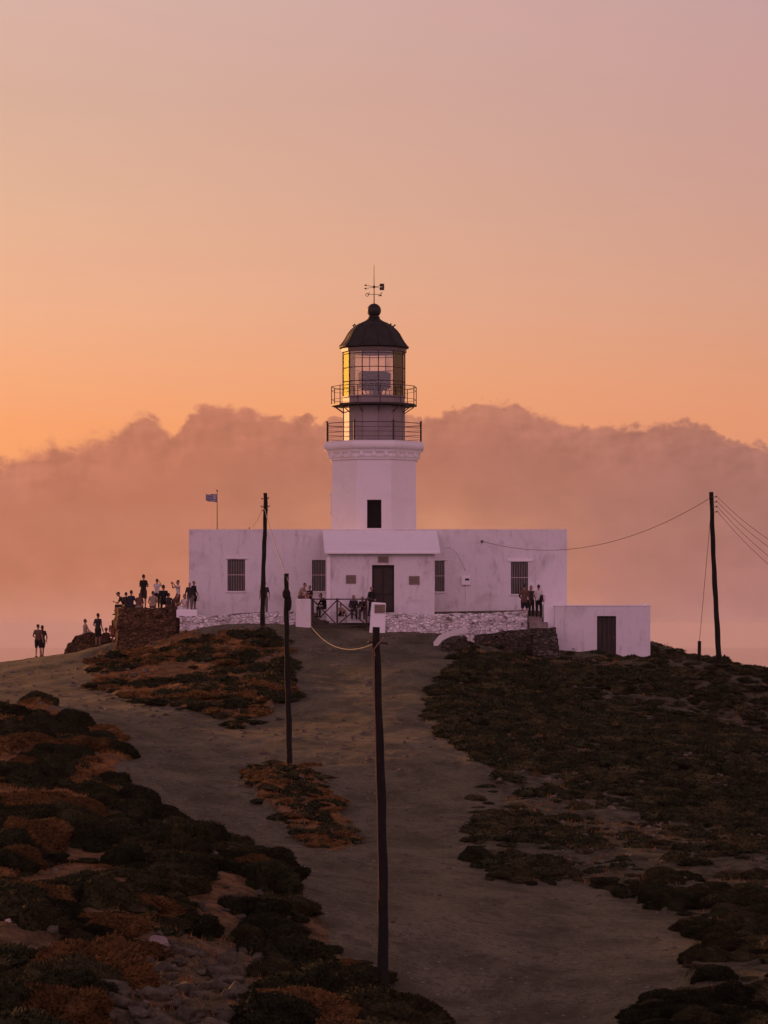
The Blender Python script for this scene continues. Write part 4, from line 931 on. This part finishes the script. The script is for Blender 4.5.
person(178, 612, 158.6, 'photo', -60, ('shirt', 'white'), ('trousers', 'brown'), 'person in white shirt holding up a phone at the right end of the lookout', .95)
person(174.8, 608.5, 157.2, 'sitlean', 60, ('shirt', 'brown'), ('shorts', 'brown'), 'person in brown sitting beside the one holding up a phone', .9, ('long_hair', 'hair'))
person(183.2, 610.5, 157, 'sit', -30, ('dress', 'white'), None, 'person in white dress seated beside the white slab on the parapet corner', .92, ('long_hair', 'hair2'))
person(189.5, 610.5, 157.2, 'stand', 10, ('jacket', 'dark'), ('trousers', 'grey'), 'person in dark jacket leaning by the left corner of the house', .82)
person(193.8, 610, 157.6, 'stand2', 60, ('jacket', 'black'), ('trousers', 'grey'), 'person with black backpack standing at the left corner of the house', .86)
backpack(195.3, 602, 157.65, 'black backpack on the person at the left corner of the house', rz=60, s=.75)
person(264.6, 613.5, 157.6, 'stand', 0, ('shirt', 'dark'), ('trousers', 'grey'), 'person standing hidden behind the wooden pole in front of the facade', 1.0, z=.5)
person(302.3, 598.5, 156.2, 'sitlean', 60, ('shirt', 'tan'), ('shorts', 'brown'), 'person in pale shirt sitting on top of the plain white pillar', .93, ('hair', 'hair'))
person(309.8, 612, 157.4, 'crossed', -40, ('shirt', 'black'), ('trousers', 'dark'), 'person in black standing behind the plain white pillar', .88, z=.5)
person(323.5, 609.5, 158.2, 'sitlean', -60, ('jacket', 'black'), ('trousers', 'dark'), 'person in black jacket sitting bent forward under the middle window', .98)
person(341.5, 615.5, 156.6, 'ground', 30, ('shirt', 'tan'), ('shorts', 'dark'), 'person crouching low behind the left of the gate\'s middle post', .72, z=.45)
person(353.8, 612, 156.65, 'sit', 5, ('jacket', 'dark'), ('trousers', 'dark'), 'person in dark jacket sitting behind the crossed braces of the gate', .95)
person(363, 612, 156.7, 'sitlean', -10, ('shirt', 'black'), ('trousers', 'brown'), 'person in black shirt sitting next to the front door', .92)
person(371.3, 614, 156.5, 'stand2', 40, ('jacket', 'black'), ('trousers', 'black'), 'person in black standing at the left edge of the front door', .86, z=.45)
person(524.4, 614.5, 156.9, 'stand2', 170, ('jacket', 'brown'), ('shorts', 'black'), 'person in brown with a cap under the right-hand window', 1.0, ('cap', 'dark'), z=.35)
person(531.2, 613, 158, 'stand', 20, ('shirt', 'dark'), ('trousers', 'black'), 'person with dark hair between two others right of the last window', .94, ('long_hair', 'hair'), z=.4)
person(538.6, 614.5, 157, 'stand2', 165, ('shirt', 'white'), ('trousers', 'black'), 'person in white shirt with a backpack at the top of the stone steps', .97, z=.38)
backpack(541.2, 602.5, 156.9, 'black backpack on the white-shirted person above the steps', rz=120, s=.8)
for (a, b, Y0, Y1, pt, lab) in ((347, 368.3, 156.5, 157.15, 611.5, 'low white stone bench beside the front door'), (318, 328, 158.0, 158.9, 609.3, 'low white stone bench under the middle window')):
    m = MB(); m.box((X(a, Y0), Y0, .1), (X(b, Y0), Y1, Z(pt, Y0))); tag(m.build('stone_bench', M_white, bevel=.03), lab, 'bench')

# ------------------------------------------------------------------ scrub, stones, dry grass
def shrub_mesh(name, seed, nleaf, leaf, mat, flat=.55, res=14):
    r = np.random.default_rng(seed); m = MB(); n = res*2; rows = res//2+1; vs = []
    th = np.linspace(0, 2*math.pi, n, endpoint=False)
    def rad(tx, ty, tz):
        return 1+.55*fbm(np.asarray(tx*1.5+seed*3.1), np.asarray(ty*1.5+tz*1.3+seed), seed, 3)
    for i in range(rows):
        a = (math.pi/2+.25)*(i+1)/rows
        for t_ in th:
            d = np.array([math.sin(a)*math.cos(t_), math.sin(a)*math.sin(t_), math.cos(a)]); q = float(rad(*d))*.9; vs.append((d[0]*q, d[1]*q, d[2]*q*flat))
    vs.append((0, 0, float(rad(0, 0, 1))*.9*flat)); fs = [(i*n+j, (i+1)*n+j, (i+1)*n+(j+1) % n, i*n+(j+1) % n) for i in range(rows-1) for j in range(n)] + [(rows*n, j, (j+1) % n) for j in range(n)]
    m.add(vs, fs)
    # many small twigs and leaves standing out of the cushion
    a = np.arccos(1-r.random(nleaf)*1.05); b = r.random(nleaf)*2*math.pi
    d = np.stack([np.sin(a)*np.cos(b), np.sin(a)*np.sin(b), np.cos(a)], 1)
    q = np.array([float(rad(*x)) for x in d])*.9 if nleaf < 400 else np.asarray(rad(d[:, 0], d[:, 1], d[:, 2]))*.9
    o = d*q[:, None]*np.array([1, 1, flat])*(.93+.06*r.random((nleaf, 1)))
    dirn = d+r.normal(0, .5, (nleaf, 3)); dirn[:, 2] += .15; dirn /= np.linalg.norm(dirn, axis=1)[:, None]
    sd_ = np.cross(dirn, r.normal(0, 1, (nleaf, 3))); sd_ /= np.linalg.norm(sd_, axis=1)[:, None]
    L = leaf*(.6+.9*r.random((nleaf, 1))); Wd = L*.28
    tri = np.stack([o-sd_*Wd, o+sd_*Wd, o+dirn*L+sd_*Wd*.3, o+dirn*L-sd_*Wd*.3], 1).reshape(-1, 3)
    m.add(tri.tolist(), [(4*i, 4*i+1, 4*i+2, 4*i+3) for i in range(nleaf)])
    return m.mesh(name, mat), m
def leafmat(name, c1, c2):
    m = bpy.data.materials.new(name); m.use_nodes = True; k = NT(m.node_tree); b = k.n['Principled BSDF']
    v = k.node('ShaderNodeTexCoord').outputs['Object']; g = k.node('ShaderNodeNewGeometry')
    f = k.m('ADD', k.m('MULTIPLY', k.noise(v, 2.2, 4, .6), .5), k.m('ADD', k.m('MULTIPLY', k.noise(v, 15., 4, .7), .3), k.m('MULTIPLY', g.outputs['Random Per Island'], .25)))
    bn = k.node('ShaderNodeBump'); bn.inputs['Strength'].default_value = 1.; bn.inputs['Distance'].default_value = .12; k.put(bn.inputs['Height'], k.noise(v, 9., 4, .7)); k.put(b.inputs['Normal'], bn.outputs[0])
    c = k.mix(k.mapr(f, .3, .7), (*c1, 1), (*c2, 1)); oi = k.node('ShaderNodeObjectInfo'); q = k.mapr(oi.outputs['Random'], 0., 1., .7, 1.3, smooth=False)
    c = k.mix(1., c, k.comb(q, q, q), 'MULTIPLY')
    k.put(b.inputs['Base Color'], c); b.inputs['Roughness'].default_value = .9; b.inputs['Specular IOR Level'].default_value = .1
    return m
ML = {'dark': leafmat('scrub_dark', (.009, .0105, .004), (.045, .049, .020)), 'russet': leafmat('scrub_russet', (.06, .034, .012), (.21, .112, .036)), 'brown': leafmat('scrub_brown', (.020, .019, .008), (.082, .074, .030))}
HI, LO = {}, {}
for kk in ML:
    HI[kk] = [shrub_mesh('shrub', 11+i*7+len(kk), 3800, .080, ML[kk], (.8, .62, .7, .85)[i])[0] for i in range(4)]
    LO[kk] = [shrub_mesh('shrub_low', 91+i*5+len(kk), 300, .19, ML[kk], (.65, .52, .72)[i], 7) for i in range(3)]
near_lo = [shrub_mesh('shrub_mid', 191+i*5, 1200, .115, ML['dark'], .65, 10)[1] for i in range(3)]
# candidates over the slope; how dense and how big depends on the zone
NC = 110000; cy = 38+rng.random(NC)**.75*128; cx = (rng.random(NC)*2-1)*.165*cy
hh, vg, uu, mm_, ii, rr, rrs = Hgt(cx, cy, True); ppx, ppy = proj(cx, cy, hh)
patch = fbm(cx*.28, cy*.28, 5, 3)
dens = np.where(rrs, np.clip(.42+patch*1.7, .03, .9), np.where(rr, .80+patch*1.4, np.where(mm_ & (ppy < 800), .16+patch*1.0, np.where(mm_, .42+patch*1.5, np.where(uu, .24+patch*1.0, np.where(ii, .45, 0))))))
bare = ((ppx > 185) & (ppx < 262) & (ppy > 868) & (ppy < 955)) | ((ppx > 80) & (ppx < 262) & (ppy > 958)) | ((ppx > 300) & (ppy > 905) & mm_ & (ppx < 330))
dens = np.where(bare, dens*.02, dens)
terr = (cy > 153.8) | ((ppy < 668) & (ppx > 545)) | ((ppx > 440) & (ppx < 560) & (ppy < 655)); dens = np.where(terr & (ppx > 180), dens*.12, dens)
dens = np.where((ppx > 85) & (ppx < 185) & (cy > 154), 0, dens)
keep = (rng.random(NC) < dens) & (ppx > -90) & (ppx < 860) & (ppy < 1130)
size = np.where(rr | rrs, .18+rng.random(NC)**2.2*.34, np.where(mm_, .17+rng.random(NC)**3*.62, .26+rng.random(NC)**2*.34))
size = np.where(ii, .16+rng.random(NC)*.22, size)
order = np.argsort(-size*keep); grid = {}; acc = []
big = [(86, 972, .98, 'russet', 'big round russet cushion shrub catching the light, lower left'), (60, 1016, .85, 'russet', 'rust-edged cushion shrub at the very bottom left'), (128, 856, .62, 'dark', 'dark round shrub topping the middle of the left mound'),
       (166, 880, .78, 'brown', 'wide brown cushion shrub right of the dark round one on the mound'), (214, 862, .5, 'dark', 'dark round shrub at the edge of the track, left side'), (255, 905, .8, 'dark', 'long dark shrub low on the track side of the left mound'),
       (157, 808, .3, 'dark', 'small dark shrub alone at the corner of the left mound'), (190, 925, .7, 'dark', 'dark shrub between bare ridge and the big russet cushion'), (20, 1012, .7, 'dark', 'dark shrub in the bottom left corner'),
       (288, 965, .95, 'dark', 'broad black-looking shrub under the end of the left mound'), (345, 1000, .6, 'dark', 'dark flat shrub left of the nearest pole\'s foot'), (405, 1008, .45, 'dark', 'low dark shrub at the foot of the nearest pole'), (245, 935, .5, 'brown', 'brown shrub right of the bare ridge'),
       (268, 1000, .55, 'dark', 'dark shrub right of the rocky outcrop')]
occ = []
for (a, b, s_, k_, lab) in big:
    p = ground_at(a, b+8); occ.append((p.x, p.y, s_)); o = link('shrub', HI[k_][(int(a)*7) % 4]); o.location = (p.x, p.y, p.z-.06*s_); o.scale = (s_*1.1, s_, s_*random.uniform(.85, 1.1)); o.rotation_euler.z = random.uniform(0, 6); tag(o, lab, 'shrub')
for k in order:
    if not keep[k]: break
    x_, y_, s_ = cx[k], cy[k], size[k]; c0 = (int(x_//1.2), int(y_//1.2)); okk = True
    for di in (-1, 0, 1):
        for dj in (-1, 0, 1):
            for (x2, y2, s2) in grid.get((c0[0]+di, c0[1]+dj), ()):
                if (x_-x2)**2+(y_-y2)**2 < ((s_+s2)*(.62 if mm_[k] else .64))**2: okk = False; break
    if okk and any((x_-a)**2+(y_-b)**2 < ((s_+c)*.7)**2 for a, b, c in occ): okk = False
    if okk: grid.setdefault(c0, []).append((x_, y_, s_)); acc.append(k)
acc = np.array(acc); app = size[acc]*F/cy[acc]*((ppx[acc] > 0) & (ppx[acc] < 768) & (ppy[acc] < 1030)); acc = acc[np.argsort(-app)]
NI = 280
def kind_of(k):
    q = rng.random()
    if uu[k] or ii[k]: return 'russet' if q < .30 else ('brown' if q < .45 else 'dark')
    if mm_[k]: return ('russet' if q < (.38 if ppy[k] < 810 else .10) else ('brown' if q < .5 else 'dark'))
    return 'brown' if q < .42 else 'dark'
def shrub_label(k, kd):
    sz = 'large ' if size[k] > .55 else 'small ' if size[k] < .4 else 'medium '
    a, b = ppx[k], ppy[k]
    if ii[k]: return sz+kd+' shrub on the hummock below the middle pole'
    if uu[k]: return sz+kd+' shrub on the bank '+('under the lookout wall' if a < 185 else 'under the left parapet wall')
    if mm_[k]:
        w = 'far upper' if b < 770 else 'upper' if b < 830 else 'middle' if b < 910 else 'lower'
        e = 'at the photo edge' if a < 50 else 'near the track' if (a > 95+(b-740)*.95) else 'midway across'
        return f'{sz}{kd} shrub on the {w} left mound, {e}'
    w = 'just below the outhouse' if b < 700 and a < 680 else 'below the leaning pole' if b < 700 else 'halfway down' if b < 780 else 'above the wide bare turning' if (b < 890 and a < 640) else 'by the right edge' if a > 690 else 'in the lower part'
    return f'{sz}{kd} flat shrub on the right slope, {w}'
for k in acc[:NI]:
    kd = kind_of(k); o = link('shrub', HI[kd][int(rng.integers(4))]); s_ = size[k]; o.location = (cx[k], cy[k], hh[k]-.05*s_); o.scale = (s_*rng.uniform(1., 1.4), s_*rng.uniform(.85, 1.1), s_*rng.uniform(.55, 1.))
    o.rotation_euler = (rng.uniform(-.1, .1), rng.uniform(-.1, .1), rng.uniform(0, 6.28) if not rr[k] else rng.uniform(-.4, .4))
    lb_ = shrub_label(k, kd); tag(o, lb_, 'shrub', lb_.replace(' shrub', ' shrubs', 1))
def bulk(name, items, label, cat):
    """items: list of (MB-like, matrix3, loc, matindex) merged into one mesh"""
    vs, fs, mi, off = [], [], [], 0
    for (vv, ff, M3, loc, mt_) in items:
        w_ = vv@M3.T+loc; vs.append(w_); fs += [tuple(i+off for i in f) for f in ff]; mi += [mt_]*len(ff); off += len(vv)
    me = bpy.data.meshes.new(name); me.from_pydata(np.concatenate(vs).tolist(), [], fs)
    return me, mi
CA = {}
items = []; names = list(ML)
for k in acc[NI:]:
    kd = kind_of(k); m_ = (near_lo if (cy[k] < 85) else [q[1] for q in LO[kd]])[int(rng.integers(3))]
    if id(m_) not in CA: CA[id(m_)] = (np.array(m_.v), m_.f)
    vv, ff = CA[id(m_)]; a = rng.uniform(0, 6.28); s_ = size[k]; sx, sy, sz = s_*rng.uniform(1., 1.5), s_*rng.uniform(.85, 1.1), s_*rng.uniform(.4, .85)
    M3 = np.array([[math.cos(a)*sx, -math.sin(a)*sy, 0], [math.sin(a)*sx, math.cos(a)*sy, 0], [0, 0, sz]])
    items.append((vv, ff, M3, np.array([cx[k], cy[k], hh[k]-.05*s_]), names.index(kd)))
me, mi = bulk('shrubbery', items, '', '')
for q in names: me.materials.append(ML[q])
me.polygons.foreach_set('material_index', mi); tag(link('shrubbery', me), 'mass of small low scrub covering the slopes', 'scrub', None, 'stuff')
print('shrubs', len(acc), 'bulk faces', len(mi))

# rocks
M_rock = pmat('rock', (.078, .070, .044), .95, .45, 2.5, .8, 12., rnd=.25); M_rockp = pmat('pale_rock', (.46, .38, .36), .9, .3, 3., .6, 12.)
import bmesh
def rock_mesh(seed, flat=.6):
    r = random.Random(seed); bm = bmesh.new()
    for _ in range(18):
        v = Vector((r.gauss(0, 1), r.gauss(0, 1), r.gauss(0, 1))).normalized()*r.uniform(.75, 1.1); bm.verts.new((v.x, v.y*.8, v.z*flat))
    bmesh.ops.convex_hull(bm, input=bm.verts); bmesh.ops.delete(bm, geom=[v for v in bm.verts if not v.link_faces], context='VERTS')
    bmesh.ops.bevel(bm, geom=bm.edges[:], offset=.06, segments=1, affect='EDGES'); me = bpy.data.meshes.new('rock'); bm.to_mesh(me); bm.free(); me.materials.append(M_rock); return me
RK = [rock_mesh(i, (.6, .8, .5, .7, .9, .65)[i % 6]) for i in range(8)]
def put_rock(x_, y_, s_, label, group=None, mat=None, sink=.25):
    o = link('rock', random.choice(RK)); o.location = (x_, y_, hz(x_, y_)+s_*(.5-sink)*.6); o.scale = (s_*random.uniform(.8, 1.3), s_*random.uniform(.7, 1.1), s_*random.uniform(.6, 1.1)); o.rotation_euler = (random.uniform(-.3, .3), random.uniform(-.3, .3), random.uniform(0, 6.3))
    if mat: o.material_slots[0].link = 'OBJECT'; o.material_slots[0].material = mat
    return tag(o, label, 'rock', group)
p = ground_at(128, 802); put_rock(p.x, p.y, .33, 'pale pinkish stone at the track edge on the left mound', mat=M_rockp)
p = ground_at(8, 922); put_rock(p.x, p.y, .07, 'tiny white stone near the left edge of the photo', mat=M_rockp)
p = ground_at(448, 640); put_rock(p.x, p.y, .3, 'dark boulder beside the curved white kerb')
p = ground_at(157, 945); put_rock(p.x, p.y, .26, 'grey flat stone right of the big russet cushion shrub', mat=pmat('grey_rock', (.22, .18, .16), .95, .3, 3., .6, 12.))
for k in range(150):
    a, b = random.uniform(84, 262), random.uniform(950, 1040)
    if a-88 < (1000-b)*1.5: continue
    p = ground_at(a, min(b, 1040)); put_rock(p.x, p.y, random.choice((.09, .12, .16, .22, .3)), 'grey stone in the rocky outcrop at the bottom left', 'stones of the rocky outcrop')
for k in range(80):
    a, b = random.uniform(150, 285), random.uniform(862, 962); p = ground_at(a, b)
    put_rock(p.x, p.y, random.choice((.05, .08, .12, .18)), 'grey stone on the bare earth ridge right of the big russet shrub', 'stones of the bare ridge')
for k in range(70):
    a, b = random.uniform(0, 300), random.uniform(800, 960); p = ground_at(a, b)
    if float(Hgt(np.array([p.x]), np.array([p.y]), True)[1][0]) < .5: continue
    put_rock(p.x, p.y, random.choice((.06, .09, .12, .17)), 'brownish stone lying between shrubs of the left mound', 'stones among the shrubs of the left mound')
for k in range(45):
    a, b = random.uniform(430, 768), random.uniform(670, 930); p = ground_at(a, b)
    if float(Hgt(np.array([p.x]), np.array([p.y]), True)[1][0]) < .5: continue
    put_rock(p.x, p.y, random.choice((.1, .14, .2)), 'brownish stone lying between shrubs of the right slope', 'stones on the right slope')
for k in range(60):
    a, b = random.uniform(95, 290), random.uniform(640, 722); p = ground_at(a, b)
    put_rock(p.x, p.y, random.choice((.08, .12, .17, .24)), 'stone on the rusty bank below the lookout', 'stones on the bank below the lookout')
# fallen stones along the crest on the left
for k in range(16):
    Y_ = 163.5+random.uniform(-.6, .6); x_ = X(random.uniform(68, 120), Y_); put_rock(x_, Y_, random.choice((.16, .22, .3)), 'fallen brown stone heaped at the ruined wall', 'fallen stones at the ruined wall', M_rub, .1)
# gravel and pebbles
def scatter(n, fx, fy, s0, s1, seed):
    r = np.random.default_rng(seed); Y_ = 40+r.random(n)**.7*118; x_ = (r.random(n)*2-1)*.14*Y_; return x_, Y_, r
x_, y_, r = scatter(14000, 0, 0, 0, 0, 5); h_, vg_, *_z = Hgt(x_, y_, True); kp = r.random(len(x_)) < np.where(vg_ > .5, 1., .30); x_, y_, h_ = x_[kp], y_[kp], h_[kp]
n = len(x_); s_ = (.018+r.random(n)**3*.08)*np.clip(y_/70, .8, 1.6)
octa = np.array([(1,0,0),(0,1,0),(-1,0,0),(0,-1,0),(0,0,.7),(.5,.5,.45),(-.5,.4,.5)]); of = [(0,5,4),(5,1,4),(1,6,4),(6,2,4),(2,3,4),(3,0,4),(0,1,5),(1,2,6)]
vv = (octa[None]*(.7+.6*r.random((n, 7, 1))))*s_[:, None, None]; a = r.random(n)*6.28; ca_, sa_ = np.cos(a)[:, None], np.sin(a)[:, None]
vx = vv[..., 0]*ca_-vv[..., 1]*sa_+x_[:, None]; vy = vv[..., 0]*sa_+vv[..., 1]*ca_+y_[:, None]; vz = vv[..., 2]+h_[:, None]
me = bpy.data.meshes.new('gravel'); me.from_pydata(np.stack([vx, vy, vz], -1).reshape(-1, 3).tolist(), [], [tuple(q+7*i for q in f) for i in range(n) for f in of]); me.materials.append(pmat('pebble', (.11, .09, .065), .95, .5, 1.2))
tag(link('gravel', me), 'loose pebbles and small stones strewn over the ground', 'gravel', None, 'stuff')
# dry grass
NG = 48000; r = np.random.default_rng(99); y_ = 39+r.random(NG)**.7*122; x_ = (r.random(NG)*2-1)*.14*y_
h_, vg_, u_, m_, i_, r_, rs_ = Hgt(x_, y_, True); qx, qy = proj(x_, y_, h_); pt = fbm(x_*.5, y_*.5, 71, 3)
pr_ = np.where(u_ | i_, .85, np.where(m_, np.where(qy < 810, 1.8, .35), np.where(r_, .16, 0)))*np.clip(.6+pt*2, .05, 1); kp = r.random(NG) < pr_; x_, y_, h_, rz_ = x_[kp], y_[kp], h_[kp], r_[kp]
nb = 7; n = len(x_)*nb; X_ = np.repeat(x_, nb)+r.normal(0, .07, n); Y_ = np.repeat(y_, nb)+r.normal(0, .07, n); Hh = np.repeat(h_, nb); L = .05+.13*r.random(n); wd = .006+.00009*Y_
d = r.normal(0, .45, (n, 2)); a = r.random(n)*6.28; cxx, sxx = np.cos(a)*wd, np.sin(a)*wd
vs = np.stack([np.stack([X_-cxx, Y_-sxx, Hh-.02], -1), np.stack([X_+cxx, Y_+sxx, Hh-.02], -1), np.stack([X_+d[:, 0]*L, Y_+d[:, 1]*L, Hh+L], -1)], 1).reshape(-1, 3)
me = bpy.data.meshes.new('dry_grass'); me.from_pydata(vs.tolist(), [], [(3*i, 3*i+1, 3*i+2) for i in range(n)]); me.materials.append(leafmat('straw_blades', (.17, .08, .025), (.44, .22, .07)))
tag(link('dry_grass', me), 'short dry straw and russet grass between the shrubs', 'grass', None, 'stuff')
print('grass blades', n)
